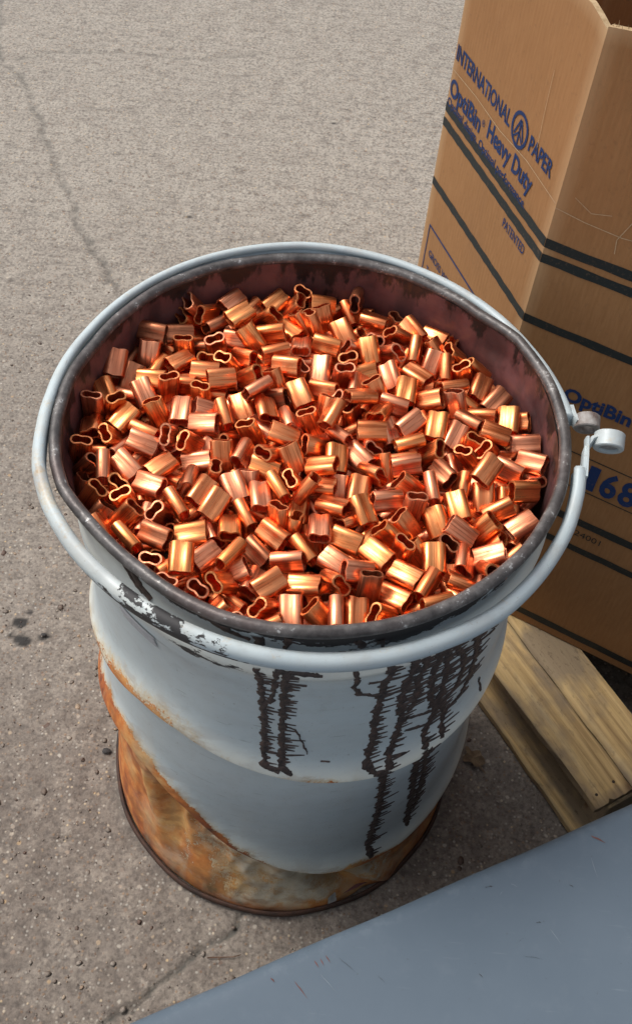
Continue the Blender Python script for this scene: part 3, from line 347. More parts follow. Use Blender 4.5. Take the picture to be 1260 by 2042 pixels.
DRIPS = [[[[-96.8,0.7895],[-96.18,0.7559],[-95.53,0.7049],[-94.93,0.6576],[-94.64,0.6074],[-94.07,0.5678],[-93.35,0.56],[-90.28,0.5512]],0.0026,2],[[[-92.6,0.7894],[-92.99,0.7602],[-93.09,0.7341],[-93.82,0.706]],0.002,0],[[[-90.67,0.7915],[-90.78,0.7528],[-90.84,0.7123],[-90.66,0.6636],[-90.25,0.6001],[-90.04,0.5605],[-87.25,0.5465]],0.0029,2],[[[-93.12,0.7895],[-87.76,0.7897],[-83.09,0.787]],0.0017,0],[[[-95.45,0.7606],[-90.12,0.7616],[-86.15,0.7587]],0.0009,0],[[[-89.18,0.6534],[-87.37,0.6472],[-85.93,0.6224],[-83.95,0.5864]],0.0006,0],[[[-80.69,0.5688],[-78.17,0.5656]],0.0006,0],[[[-76.44,0.7915],[-75.27,0.7594],[-75.82,0.7487],[-74.13,0.726],[-69.19,0.712]],0.002,0],[[[-69.12,0.7904],[-67.78,0.7592],[-68.85,0.7424],[-68.41,0.7064],[-68.79,0.6596],[-67.98,0.6051],[-68.51,0.562],[-68.74,0.5416],[-66.58,0.5224],[-63.53,0.5114]],0.0034,1],[[[-63.55,0.7896],[-61.95,0.7558],[-62.76,0.7208],[-62.79,0.6741],[-61.11,0.6241],[-61.82,0.5772],[-62.85,0.5419],[-62.57,0.5198]],0.0037,1],[[[-62.79,0.5143],[-60.22,0.3815],[-60.45,0.2781],[-60.75,0.2238],[-59.75,0.1908]],0.0037,1],[[[-60.7,0.7858],[-58.69,0.7468],[-59.72,0.7229],[-58.4,0.6737],[-59.32,0.6444]],0.0031,1],[[[-57.42,0.7858],[-55.25,0.7509],[-55.14,0.7101],[-53.82,0.6539],[-50.1,0.6018],[-51.77,0.5757],[-52.49,0.5478],[-51.83,0.5252]],0.0034,1],[[[-52.2,0.5209],[-50.76,0.455],[-48.35,0.3536],[-46.71,0.2497],[-46.09,0.2125]],0.004,1],[[[-50.61,0.5191],[-45.21,0.3951],[-45.35,0.3345],[-44.25,0.2543]],0.0023,1],[[[-55.43,0.7875],[-53.04,0.7473],[-51.31,0.7119],[-50.26,0.669],[-50.69,0.6384],[-46.29,0.5744],[-46.63,0.5453],[-46.54,0.5251]],0.0031,1],[[[-52.71,0.7852],[-49.16,0.7398],[-45.51,0.7074],[-44.04,0.6689],[-44.75,0.6268]],0.0029,1],[[[-45.52,0.7618],[-41.97,0.7191],[-40.08,0.6781],[-39.37,0.6218],[-41.19,0.5855],[-45.7,0.5845]],0.0029,1],[[[-41.54,0.7556],[-39.19,0.7219]],0.0026,0],[[[-38.13,0.7446],[-34.76,0.714],[-32.15,0.7042]],0.0023,0],[[[-72.84,0.7522],[-65.81,0.747],[-58.22,0.7444],[-50.02,0.7342],[-40.76,0.7154],[-33.85,0.7024]],0.0011,0],[[[-68.49,0.7097],[-60.13,0.705],[-51.51,0.6974],[-45.38,0.7131]],0.0014,0],[[[-63.19,0.665],[-54.53,0.6731],[-46.72,0.6672],[-38.33,0.6583]],0.0017,0],[[[-59.88,0.6263],[-51.23,0.6078],[-44.75,0.6268],[-35.32,0.6298]],0.0017,0],[[[-59.19,0.5919],[-51.77,0.5757],[-46.56,0.5824],[-37.54,0.5901]],0.0017,0],[[[-56.66,0.7103],[-49.6,0.6915],[-43.85,0.6835]],0.0017,0],[[[-51.81,0.6238],[-45.72,0.626],[-39.02,0.6333]],0.0023,0],[[[-31.4,0.5706],[-30.69,0.5404]],0.0014,0],[[[-97.12,0.844],[-96.53,0.8248]],0.0034,0],[[[-90.67,0.8507],[-91.38,0.8297]],0.0026,1],[[[-77.0,0.8439],[-75.43,0.8279]],0.0026,0],[[[-71.82,0.8378],[-71.21,0.8231]],0.0029,0],[[[-130.82,0.849],[-127.21,0.8263],[-123.18,0.8153]],0.0031,2],[[[-134.31,0.8564],[-129.22,0.826],[-125.5,0.8176]],0.002,2],[[[-110.86,0.8505],[-104.99,0.8408],[-98.53,0.8344]],0.0023,0]]
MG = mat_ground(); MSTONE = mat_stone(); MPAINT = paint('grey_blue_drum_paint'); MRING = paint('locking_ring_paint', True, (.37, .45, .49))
MCURL = mat_curl(); MLIN = mat_lining(); MTAR = mat_tar(); MCARD = mat_card(); MBLUE = mat_ink('blue_ink', (.007, .028, .105)); MBAND = mat_ink('black_green_ink', (.016, .020, .020))
MWOOD = mat_wood(); MSTEEL = mat_steel_paint(); MCORR = plain('corrugated_edge', (.46, .33, .19), .9, (.30, .20, .10), 120)
MREDR = plain('rust_red_scuff', (.16, .06, .045), .8, (.10, .045, .04)); MDARK = plain('dark_residue', (.03, .027, .026), .7)
MLEAF = plain('dry_leaf_brown', (.24, .17, .10), .8, (.13, .085, .05), 90); MTWIG = plain('twig_bark', (.16, .085, .055), .8)
MLABEL = plain('sticker_residue', (.30, .31, .33), .8, (.42, .42, .42), 160, .0004); MCHIP = plain('pale_chip', (.42, .42, .40), .7, (.25, .25, .24), 120)

# ------------------------------------------------------------------ ground
CRACKS = [([(-1.30, 2.75), (-1.152, 2.54), (-1.06, 2.177), (-.973, 2.105), (-.89, 1.93), (-.812, 1.759), (-.76, 1.66), (-.731, 1.582), (-.69, 1.50), (-.669, 1.415), (-.60, 1.33), (-.571, 1.285), (-.52, 1.2), (-.44, 1.05), (-.40, .9)], .009, .6),
          ([(.02, -.245), (-.042, -.295), (-.06, -.325), (-.084, -.349), (-.11, -.372), (-.132, -.398), (-.168, -.419), (-.215, -.46), (-.27, -.52)], .0042, 1.0),
          ([(-1.06, 2.177), (-.90, 2.26), (-.72, 2.30), (-.5, 2.30), (-.3, 2.36)], .006, .5),
          ([(-1.4, 1.42), (-1.05, 1.47), (-.74, 1.45)], .004, .45),
          ([(-.6, 1.33), (-.42, 1.36), (-.2, 1.44), (.1, 1.43)], .0035, .3),
          ([(-.75, .62), (-.52, .68), (-.33, .75), (-.12, .77)], .004, .28)]
def seg_dist(x, y, pts):
    d = np.full(x.shape, 9.0)
    for (x0, y0), (x1, y1) in zip(pts[:-1], pts[1:]):
        dx, dy = x1-x0, y1-y0; t = np.clip(((x-x0)*dx+(y-y0)*dy)/(dx*dx+dy*dy), 0, 1)
        d = np.minimum(d, np.hypot(x-x0-t*dx, y-y0-t*dy))
    return d
def axis_pts(a, b, fine, far, c=None):
    core = np.arange(a, b, fine)
    if c: core = np.concatenate([core, np.arange(b, c, fine*1.6)]); b = core[-1]
    k = np.cumsum(fine*1.18**np.arange(1, 60)); k = k[k < far]
    return np.concatenate([(a-k)[::-1], core, b+k])
def ground():
    xs = axis_pts(-1.22, .72, .0055, 80); ys = axis_pts(-.62, 1.35, .0055, 80, 2.75)
    X, Y = np.meshgrid(xs, ys, indexing='ij'); x = X.ravel(); y = Y.ravel()
    wob = (vnoise(x*22, y*22, 3)-.5)*.022+(vnoise(x*70+9, y*70, 4)-.5)*.007
    z = (vnoise(x*90, y*90, 1)-.5)*.0022+(vnoise(x*40, y*40, 2)-.5)*.0022+(vnoise(x*5, y*5, 5)-.5)*.004
    ck = np.zeros_like(x)
    for pts, w, s in CRACKS:
        d = np.maximum(0, seg_dist(x+wob*(.25 if w < .004 else 1), y+wob[::-1]*0, pts)-w*.2); g = np.exp(-(d/w)**2)*s; ck = np.maximum(ck, g)
        z -= g*min(.006, w*1.2)
    st = np.zeros_like(x)
    for cx, cy, r in [(-.517, .211, .016), (-.503, .173, .019), (-.53, .18, .008), (-.470, .182, .009), (-.309, -.037, .006), (-.505, .235, .007), (-.385, 1.5, .009), (-.02, 2.02, .007), (-.62, 1.62, .006)]:
        d = np.hypot(x-cx+wob*.8, (y-cy)*1.3+wob*.5); st = np.maximum(st, np.clip((r-d)/.004+.3, 0, 1))
    z -= np.maximum(z, 0)*((np.hypot(x, y) < .33))    # nothing pokes up under the drum
    o = np_mesh('ground', np.c_[x, y, z-.0015], grid_faces(len(xs), len(ys)), MG)
    attr(o, 'crack', ck); attr(o, 'stain', st); tag(o, 'worn grey brown asphalt yard with cracks and set stones', None, kind='structure')
    return z
ground()
def stones():
    V = []; F = []; T = []; n = 0
    import bmesh
    bm = bmesh.new(); bmesh.ops.create_icosphere(bm, subdivisions=1, radius=1); bv = np.array([v.co[:] for v in bm.verts]); bf = np.array([[v.index for v in f.verts] for f in bm.faces]); bm.free()
    for i in range(2600):
        y = RS.uniform(-.6, 1.2) if i % 3 else RS.uniform(-.6, .3); x = RS.uniform(-.85, .62) if i % 2 else RS.uniform(-.75, -.1)
        if np.hypot(x, y) < .30: continue
        k = RS.rand(); s = .0013+.0050*k**6
        a = RS.uniform(0, 6.3); v = bv*(1+RS.uniform(-.22, .22, (len(bv), 1)))*[s*RS.uniform(.9, 1.6), s, s*RS.uniform(.10, .18)]
        v = np.c_[v[:, 0]*math.cos(a)-v[:, 1]*math.sin(a)+x, v[:, 0]*math.sin(a)+v[:, 1]*math.cos(a)+y, v[:, 2]-s*.14]
        v[:, 2] += (vnoise(np.array([x*5]), np.array([y*5]), 5)[0]-.5)*.004-.0008; V.append(v); F.append(bf+n); n += len(bv); T += [RS.rand()]*len(bv)
    o = np_mesh('embedded_gravel', np.concatenate(V), np.concatenate(F), MSTONE, smooth=False); attr(o, 'tone', T)
    tag(o, 'small brown and tan stones set into the worn asphalt', 'gravel', kind='stuff')
stones()

# ------------------------------------------------------------------ steel drum
DL = 'dented pale blue steel drum with rusty foot and black tar drips, heaped with copper sleeves'
drum = thing('steel_drum', DL, 'drum')
def drum_shell():
    na = 480; A = np.linspace(-180, 180, na, endpoint=False)
    zz = []
    rows = []
    h1, = lerp_tab(HOOP1, A); h2, = lerp_tab(HOOP2, A); rc, zc = lerp_tab(CURL, A)
    seg = [(0*A+.008, h2-.03, 40), (h2-.03, h2+.03, 44), (h2+.03, h1-.03, 22), (h1-.03, h1+.03, 44), (h1+.03, 0*A+.74, 16), (0*A+.74, zc-.004, 44)]
    Z = []
    for a, b, n in seg:
        for k in range(n): Z.append(a+(b-a)*k/n)
    Z.append(zc-.004); Z = np.array(Z).T   # na x nz
    AA = np.repeat(A[:, None], Z.shape[1], 1); R = drum_radius(AA, Z)
    V = np.c_[(R*np.cos(np.radians(AA))).ravel(), (R*np.sin(np.radians(AA))).ravel(), Z.ravel()]
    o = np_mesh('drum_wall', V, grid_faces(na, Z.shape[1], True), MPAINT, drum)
    a = AA; z = Z; H1 = h1[:, None]; H2 = h2[:, None]
    left = gauss(adeg(a+150), 42); lf = gauss(adeg(a+135), 30)
    rust = np.zeros_like(z)
    rust += .70*lf*np.where(z > H1, gauss(z-H1, .030), gauss(z-H1, .006))
    rust += .50*gauss(adeg(a+80), 9)*np.where(z > H1, gauss(z-H1, .014), gauss(z-H1, .005))
    rust += 1.15*gauss(adeg(a+150), 34)*np.where(z > H2, gauss(z-H2, .040), gauss(z-H2, .05))
    rust += .72*gauss(adeg(a+112), 22)*np.where(z > H2, gauss(z-H2, .020), gauss(z-H2, .012))
    rust += .85*gauss(adeg(a+62), 12)*np.where(z > H2, gauss(z-H2, .016), gauss(z-H2, .02))
    rust += .9*gauss(adeg(a+15), 30)*(z < H2+.01)*np.clip((H2+.01-z)/.03, 0, 1)
    rust += (.40*gauss(z-H1+.005, .0035)+.62*gauss(z-H2+.005, .005))*gauss(adeg(a+100), 75)
    rust += .5*gauss(adeg(a+178), 10)*gauss(z-.62, .18)
    below = np.clip((H2-.004-z)/.012, 0, 1)
    rust += below*(.34+.55*left+.40*gauss(z, .05))+.55*gauss(z-.01, .014)
    attr(o, 'rust', rust); attr(o, 'olive', below*gauss(adeg(a+84), 42)*.95*np.clip((z-.012)/.03, .25, 1))
    worn = .95*np.where(z > H1, gauss(z-H1, .026), gauss(z-H1, .006))+.9*np.where(z > H2, gauss(z-H2, .032), gauss(z-H2, .008))*(1-below)+.65*gauss(z-.785, .016)  # worn paint on hoops and shoulder, with a highlight painted above each hoop line
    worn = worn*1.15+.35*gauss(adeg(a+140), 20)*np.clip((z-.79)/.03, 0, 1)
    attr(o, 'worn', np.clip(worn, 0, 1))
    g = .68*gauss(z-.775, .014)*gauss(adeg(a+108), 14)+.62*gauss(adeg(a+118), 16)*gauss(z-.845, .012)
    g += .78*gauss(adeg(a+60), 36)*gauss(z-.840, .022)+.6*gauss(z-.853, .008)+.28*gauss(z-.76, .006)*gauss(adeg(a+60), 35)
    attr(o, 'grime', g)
drum_shell()
def sweep(name, pathfn, prof, n, mat, parent, closed=True, a0=-180, a1=180):
    """sweep a closed profile (list of (dr, dz)) along azimuth"""
    A = np.linspace(a0, a1, n, endpoint=not closed); V = []
    for a in A:
        r, z, s = pathfn(a)
        for dr, dz in prof: V.append(((r+dr*s)*math.cos(math.radians(a)), (r+dr*s)*math.sin(math.radians(a)), z+dz*s))
    k = len(prof); V = np.array(V); F = []
    for i in range(n if closed else n-1):
        j = (i+1) % n
        for q in range(k): F.append((i*k+q, j*k+q, j*k+(q+1) % k, i*k+(q+1) % k))
    if not closed:
        c0 = len(V); V = np.vstack([V, V[:k].mean(0), V[-k:].mean(0)])
        for q in range(k): F.append((c0, q, (q+1) % k, (q+1) % k)); F.append((c0+1, (n-1)*k+(q+1) % k, (n-1)*k+q, (n-1)*k+q))
        me = mesh_obj(name, V, [f if len(set(f)) == 4 else tuple(dict.fromkeys(f)) for f in F], mat, parent, True)
        return me, A
    return np_mesh(name, V, np.array(F), mat, parent), A
CP = [(.0070*math.cos(t), .0070*math.sin(t)) for t in np.linspace(0, 2*math.pi, 14, endpoint=False)]
def curl_path(a):
    r, z = lerp_tab(CURL, a); w = .0004*math.sin(a*.11)+.0002*math.sin(a*.37+1)
    return float(r)-.0069+w, float(z)-.0015+w, 1
ro, _ = sweep('rolled_rim', curl_path, CP, 420, MCURL, drum); ro['label'] = 'dark bare steel rolled rim, pushed inward at the left front'
# lining
def lining():
    na = 300; A = np.linspace(-180, 180, na, endpoint=False); zs_ = np.concatenate([np.linspace(.60, .80, 8), np.linspace(.81, .862, 14)]); V = []
    for a in A:
        rc, zc = lerp_tab(CURL, a)
        for z in zs_:
            t = min(1, (z-.60)/.26); top = float(rc)-.0110
            r = min(top-.002+.0012*math.sin(math.radians(a)*7+z*20), float(drum_radius(a, z))-.003)
            V.append((r*math.cos(math.radians(a)), r*math.sin(math.radians(a)), min(z, float(zc)-.001)))
    F = grid_faces(na, len(zs_), True)[:, ::-1]
    o = np_mesh('inner_wall', V, F, MLIN, drum); o['label'] = 'maroon lined inside of the drum wall with black runs'
lining()
sweep('bottom_chime', lambda a: (.2895+.001*math.sin(a*.2)+.003*float(gauss(adeg(a+120), 40)), .009, 1), [(.0036*math.cos(t), .008*math.sin(t)) for t in np.linspace(0, 6.2832, 10, endpoint=False)], 240, plain('dark_rusted_steel', (.075, .035, .022), .8, (.025, .018, .016), 40), drum)
n = 60; mesh_obj('drum_floor', [(.28*math.cos(2*math.pi*i/n), .28*math.sin(2*math.pi*i/n), .02) for i in range(n)], [list(range(n))], MLIN, drum)
# tar runs
def surf_pt(a, z, off):
    r = float(drum_radius(a, z))+off
    return (r*math.cos(math.radians(a)), r*math.sin(math.radians(a)), z)
def tar_run(path, hw, teeth, rnd):
    V = []; F = []
    def strip(pts, wfun, thick=.0016):
        base = len(V); m = len(pts)
        for i, (a, z) in enumerate(pts):
            a0, z0 = pts[max(0, i-1)]; a1, z1 = pts[min(m-1, i+1)]
            R_ = .285; dx = math.radians(a1-a0)*R_; dz = z1-z0; l = math.hypot(dx, dz) or 1; nx, nz = -dz/l, dx/l
            w = wfun(i/(m-1)); wl = w*rnd.uniform(.75, 1.3); wr = w*rnd.uniform(.75, 1.3)
            da = lambda d: math.degrees(d/R_)
            V.append(surf_pt(a+da(nx*wl), z+nz*wl, .0002)); V.append(surf_pt(a+da(nx*wl*.6), z+nz*wl*.6, thick))
            V.append(surf_pt(a-da(nx*wr*.6), z-nz*wr*.6, thick)); V.append(surf_pt(a-da(nx*wr), z-nz*wr, .0002))
        for i in range(m-1):
            for q in range(3): F.append((base+4*i+q, base+4*i+q+1, base+4*i+5+q, base+4*i+4+q))
    P = []
    for (a0, z0), (a1, z1) in zip(path[:-1], path[1:]):
        k = max(2, int(math.hypot(math.radians(a1-a0)*.285, z1-z0)/.0022))
        for i in range(k): P.append((a0+(a1-a0)*i/k, z0+(z1-z0)*i/k))
    P.append(path[-1])
    P = [(a+.15*math.sin(i*.7+hw*999)+rnd.uniform(-.1, .1), z) for i, (a, z) in enumerate(P)]
    ph = rnd.uniform(0, 6); L_ = len(P)*.0022
    strip(P, lambda t: hw*(1+.28*math.sin(ph+t*L_*190)+.22*math.sin(ph*2+t*L_*520))*(1 if t < .96 else .8))
    if teeth:
        i = 3
        while i < len(P)-3:
            a, z = P[i]; ln = rnd.uniform(.003, .0145) if rnd.random() < .8 else rnd.uniform(.012, .026)
            if teeth == 1: ln *= 1.25
            sl_ = rnd.uniform(-.25, .12); ww = rnd.uniform(.0012, .0032)
            m = 6; Q = [(a+math.degrees((hw*.5+ln*q/(m-1))/.285), z+sl_*ln*q/(m-1)) for q in range(m)]
            strip(Q, lambda t: ww*(1-t)**.6+.0002, .0011)
            i += rnd.choice([2, 2, 3, 3, 4, 5])
    return V, F
rnd = random.Random(3)
for path, hw, teeth in DRIPS:
    V, F = tar_run(path, hw*1.45, teeth, rnd)
    o = mesh_obj('tar_run', V, F, MTAR, drum, True)
# sticker residue, pale chip
def patch(name, a0, a1, z0, z1, mat, off=.0012, jag=.15, skew=0.0):
    na, nz = 14, 14; V = []
    for i in range(na):
        for j in range(nz):
            u = i/(na-1); v = j/(nz-1); uu = u+(rnd.uniform(-jag, jag)*.3 if v in (0, 1) or u in (0, 1) else 0)
            V.append(surf_pt(a0+(a1-a0)*uu, z0+(z1-z0)*v+skew*u, off))
    return np_mesh(name, V, grid_faces(na, nz), mat, drum)
patch('sticker_residue', -133, -122, .735, .762, MLABEL, skew=-.008)
patch('paint_flake', -70.5, -67.5, .018, .034, MCHIP, .002)

# locking ring: its own loose thing hung round the rim
ring = thing('locking_ring', 'pale blue clamping ring hung loose and tilted round the drum rim, bolt lugs at right', 'drum ring')
RING = [(-180,.306,.862),(-170,.309,.864),(-160,.3155,.862),(-150,.3165,.857),(-140,.3135,.848),(-130,.309,.841),(-117,.3085,.842),(-98,.308,.838),(-84,.308,.836),
        (-59,.308,.834),(-46,.3095,.829),(-32,.3115,.832),(-20,.3145,.843),(-12,.314,.853),(-5,.312,.860),(8,.3065,.858),(30,.304,.860),(60,.3035,.866),(97,.3055,.871),(130,.3055,.867),(144,.3055,.864),(159,.3055,.860),(175,.306,.861),(180,.306,.862)]
RP = [(.0, -.0105), (.0045, -.0092), (.0072, -.0055), (.0082, 0), (.0074, .0052), (.0045, .0088), (0, .0102), (-.0035, .0088), (-.0048, .0055), (-.0042, .002), (-.002, 0), (-.0042, -.002), (-.0048, -.0055), (-.0035, -.0092)]
def ring_path(a):
    a_ = adeg(a); r, z = lerp_tab(RING, a_); thin = 1-.28*float(gauss(adeg(a_-110), 70))
    thin *= 1.22
    return float(r)-.0082*thin, float(z)-.002, thin
o, A = sweep('ring_band', ring_path, RP, 420, MRING, ring, False, -356+4, -7)
nv = len(o.data.vertices); co = np.empty(nv*3); o.data.vertices.foreach_get('co', co); co = co.reshape(-1, 3); aa = np.degrees(np.arctan2(co[:, 1], co[:, 0]))
rz = np.array([ring_path(a)[1] for a in aa]); low = np.clip((rz-co[:, 2])/.01, -1, 1)
attr(o, 'grime', .45*gauss(adeg(aa+117), 15)+.30*gauss(adeg(aa+100), 60)*(low > .3)+.19); attr(o, 'rust', .24*gauss(adeg(aa+155), 14)*(low < 0)+.12*(np.abs(low) > .8)); attr(o, 'worn', .2*gauss(adeg(aa+125), 20)+.25*(low < -.3)); attr(o, 'olive', aa*0)
def barrel(name, c, ax, r0, r1, ln, parent, mat=MRING):
    ax = Vector(ax).normalized(); t = ax.orthogonal().normalized(); b = ax.cross(t); V = []; F = []; n = 28
    prof = [(r1, -ln/2), (r0-.0012, -ln/2), (r0, -ln/2+.0012), (r0, ln/2-.0012), (r0-.0012, ln/2), (r1, ln/2), (r1*.92, 0)]
    for i in range(n):
        q = 2*math.pi*i/n
        for r, h in prof: V.append(Vector(c)+ax*h+(t*math.cos(q)+b*math.sin(q))*r)
    k = len(prof)
    for i in range(n):
        for j in range(k): F.append((i*k+j, ((i+1) % n)*k+j, ((i+1) % n)*k+(j+1) % k, i*k+(j+1) % k))
    o = mesh_obj(name, V, F, mat, parent, True, sharp=35)
    for nm, v in (('grime', .12), ('rust', .14), ('worn', .3), ('olive', 0)): attr(o, nm, np.full(len(V), v))
    return o
def bar(name, pts, w, h, parent, mat=MRING, up=(0, 0, 1)):
    """rectangular bar with rounded corners along a polyline"""
    V = []; F = []; pr = [(-1, -.7), (-.7, -1), (.7, -1), (1, -.7), (1, .7), (.7, 1), (-.7, 1), (-1, .7)]; k = 8
    for i, p in enumerate(pts):
        d = (Vector(pts[min(i+1, len(pts)-1)])-Vector(pts[max(i-1, 0)])).normalized(); s = d.cross(Vector(up)).normalized(); u = s.cross(d)
        for a, b in pr: V.append(Vector(p)+s*a*w/2+u*b*h/2)
    for i in range(len(pts)-1):
        for q in range(k): F.append((i*k+q, i*k+(q+1) % k, (i+1)*k+(q+1) % k, (i+1)*k+q))
    F.append(list(range(k))[::-1]); F.append([(len(pts)-1)*k+q for q in range(k)])
    o = mesh_obj(name, V, F, mat, parent, True, sharp=35)
    for nm, v in (('grime', .12), ('rust', .16), ('worn', .3), ('olive', 0)): attr(o, nm, np.full(len(V), v))
    return o
lug = barrel('bolt_lug', (.338, .006, .866), (-.10, -1, -.45), .0175, .0115, .019, ring); lug['label'] = 'pale blue bolt lug on the front end of the ring'
lug.data.materials[0] = MRING
barrel('lug_washer', (.338, .003, .8645), (-.10, -1, -.45), .0114, .004, .006, lug, plain('galvanised_grey', (.34, .34, .33), .5, (.2, .19, .18), 90))
bar('lug_arm', [(.303, -.055, .854), (.307, -.03, .858), (.310, -.008, .862), (.318, .004, .866), (.328, .009, .867)], .005, .017, ring)
bar('end_tab', [(.3085, -.045, .856), (.3105, -.02, .862), (.311, .004, .870)], .0035, .014, ring)
l2 = barrel('bolt_lug', (.318, .040, .858), (-.05, -1, -.35), .0150, .0085, .017, ring, plain('chipped_grey_lug', (.36, .34, .32), .6, (.13, .09, .075), 70)); l2['label'] = 'chipped grey bolt lug on the far end of the ring'
bar('lug_arm', [(.300, .060, .857), (.302, .045, .858), (.306, .036, .858)], .006, .016, ring)

# ------------------------------------------------------------------ copper sleeves
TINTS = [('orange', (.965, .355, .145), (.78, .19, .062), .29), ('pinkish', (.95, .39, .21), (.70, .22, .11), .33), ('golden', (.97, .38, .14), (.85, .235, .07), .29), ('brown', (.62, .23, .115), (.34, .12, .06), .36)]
CM = [mat_copper('copper_'+t[0].replace(' ', '_'), t[1], t[2], t[3]) for t in TINTS]
CE = [mat_copper('cut_copper_'+t[0], tuple(x*k for x in t[1]), tuple(x*k*.8 for x in t[1]), .45, True) for t, k in zip(TINTS, (.85, 1.0, .8, .8))]
def prof8(n, r, pinch):
    out = []
    for i in range(n):
        t = 2*math.pi*i/n; x = .0048*math.tanh(3*math.cos(t))+r*math.cos(t)
        y = r*math.sin(t)*(1-pinch*math.exp(-(x/.0048)**2)); out.append((x, y))
    return out
def sleeve_mesh(v):
    n = 28; L = .0345; rr = random.Random(50+v)
    po = prof8(n, .0085, .29); pe = prof8(n, .0081, .29); pi_ = prof8(n, .0062, .36)
    pm = pi_
    V = []; loops = []
    for pr, z in ((pi_, -.2), (pi_, -1), (pe, -1), (po, -.955), (po, 0), (po, .955), (pe, 1), (pi_, 1), (pi_, .2)):
        loops.append(z)
        for x, y in pr:
            zz = z*L/2
            # each variant is a little squashed, twisted and cut off square
            k = 1+rr.uniform(-.004, .004); sq = (1-.06*v*abs(z)*(1 if v % 2 else -.4)*.5)
            tw = .05*(v-2)*z; xx, yy = x*math.cos(tw)-y*math.sin(tw), x*math.sin(tw)+y*math.cos(tw)
            V.append((xx*k*(1+.015*(v-1.5)), yy*k*sq, zz+.0006*math.sin(x*260+v*2)*(abs(z) > .9)))
    F = []; fm = []
    K = len(loops)
    for j in range(K-1):
        for i in range(n):
            i2 = (i+1) % n; F.append((j*n+i, j*n+i2, (j+1)*n+i2, (j+1)*n+i)); fm.append(1 if j in (1, 2, 5, 6) else 0)
    # join the bore
    for i in range(n):
        i2 = (i+1) % n; F.append(((K-1)*n+i, (K-1)*n+i2, i2, i)); fm.append(0)
    return np.array(V), F, fm
SLV = [sleeve_mesh(v) for v in range(4)]
def sleeve_data(v, t):
    V, F, fm = SLV[v]; me = bpy.data.meshes.new('copper_sleeve'); me.from_pydata([tuple(p) for p in V], [], F); me.update()
    me.materials.append(CM[t]); me.materials.append(CE[t]); me.polygons.foreach_set('material_index', fm)
    me.polygons.foreach_set('use_smooth', [True]*len(F)); me.set_sharp_from_angle(angle=math.radians(38))
    a = me.attributes.new('loc', 'FLOAT_VECTOR', 'POINT'); a.data.foreach_set('vector', V.astype(np.float32).ravel())
    return me
DATA = {(v, t): sleeve_data(v, t) for v in range(4) for t in range(4)}
rows = [[int(x) for x in r.split(',')] for r in SLEEVES.split(';')]
rnd = random.Random(21)
CLOCK = ['three', 'two', 'one', 'twelve', 'eleven', 'ten', 'nine', 'eight', 'seven', 'six', 'five', 'four']
info = []
for r in rows:
    x, y, z = r[0]/1e4, r[1]/1e4, r[2]/1e4; q = Quaternion([c/1e3 for c in r[3:7]]).normalized(); rad = math.hypot(x, y); az = math.degrees(math.atan2(y, x))
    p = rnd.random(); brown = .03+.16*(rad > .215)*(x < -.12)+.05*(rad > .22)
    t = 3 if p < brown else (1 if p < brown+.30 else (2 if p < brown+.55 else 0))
    info.append(dict(p=Vector((x, y, z)), q=q, t=t, v=rnd.randrange(4), vis=r[7], rad=rad, az=az))
singles = info[:300]; rest = info[300:]
cells = {}
cpos = Vector((0, -.815, 1.733))
for s in singles:
    ax = s['q']@Vector((0, 0, 1)); view = (cpos-s['p']).normalized(); e = abs(ax.dot(view)); up = abs(ax.z)
    s['pose'] = 'mouth facing viewer' if e > .80 else ('nearly upright' if up > .75 else ('lying crossways' if abs(ax.x) > .80 else ('lying slantwise' if up < .45 else 'tilted on heap')))
    c = CLOCK[int(((s['az']+15) % 360)//30)]
    zone = 'near heap centre' if s['rad'] < .07 else ('midway to rim' if s['rad'] < .145 else ('toward the rim' if s['rad'] < .21 else 'by the wall'))
    s['key'] = '%s copper sleeve %s, %s at %s o\'clock' % (TINTS[s['t']][0], s['pose'], zone, c)
    cells.setdefault(s['key'], []).append(s)
ORD = {2: ['farther of two', 'nearer of two'], 3: ['farthest of three', 'middle of three', 'nearest of three']}
for k, L_ in cells.items():
    L_.sort(key=lambda s: -s['p'].y)
    for i, s in enumerate(L_):
        n = len(L_)
        s['label'] = k if n == 1 else k+', '+(ORD[n][i] if n in ORD else ['farthest', 'second farthest', 'third farthest', 'fourth farthest', 'fifth farthest', 'sixth farthest', 'seventh farthest'][min(i, 6)]+' there')
for s in singles:
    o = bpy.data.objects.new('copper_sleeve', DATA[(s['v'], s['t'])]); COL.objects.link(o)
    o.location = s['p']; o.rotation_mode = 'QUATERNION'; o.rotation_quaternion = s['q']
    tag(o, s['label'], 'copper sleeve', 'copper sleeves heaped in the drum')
def join_rest():
    me_v = []; F = []; LOC = []; M = []; n = 0
    for s in rest:
        V, f, fm = SLV[s['v']]; R = np.array(s['q'].to_matrix()); me_v.append(V@R.T+np.array(s['p'])); LOC.append(V+np.array([rnd.uniform(0, 9), rnd.uniform(0, 9), rnd.uniform(0, 9)]))
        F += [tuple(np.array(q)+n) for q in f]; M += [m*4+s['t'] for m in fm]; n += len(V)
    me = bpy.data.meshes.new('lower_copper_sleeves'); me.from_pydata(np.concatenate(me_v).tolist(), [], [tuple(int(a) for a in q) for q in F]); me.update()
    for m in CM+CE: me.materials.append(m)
    me.polygons.foreach_set('material_index', M); me.polygons.foreach_set('use_smooth', [True]*len(F)); me.set_sharp_from_angle(angle=math.radians(38))
    a = me.attributes.new('loc', 'FLOAT_VECTOR', 'POINT'); a.data.foreach_set('vector', np.concatenate(LOC).astype(np.float32).ravel())
    o = bpy.data.objects.new('lower_copper_sleeves', me); COL.objects.link(o)
    tag(o, 'mostly hidden copper sleeves filling the gaps deeper in the heap', 'copper sleeves', kind='stuff')
join_rest()

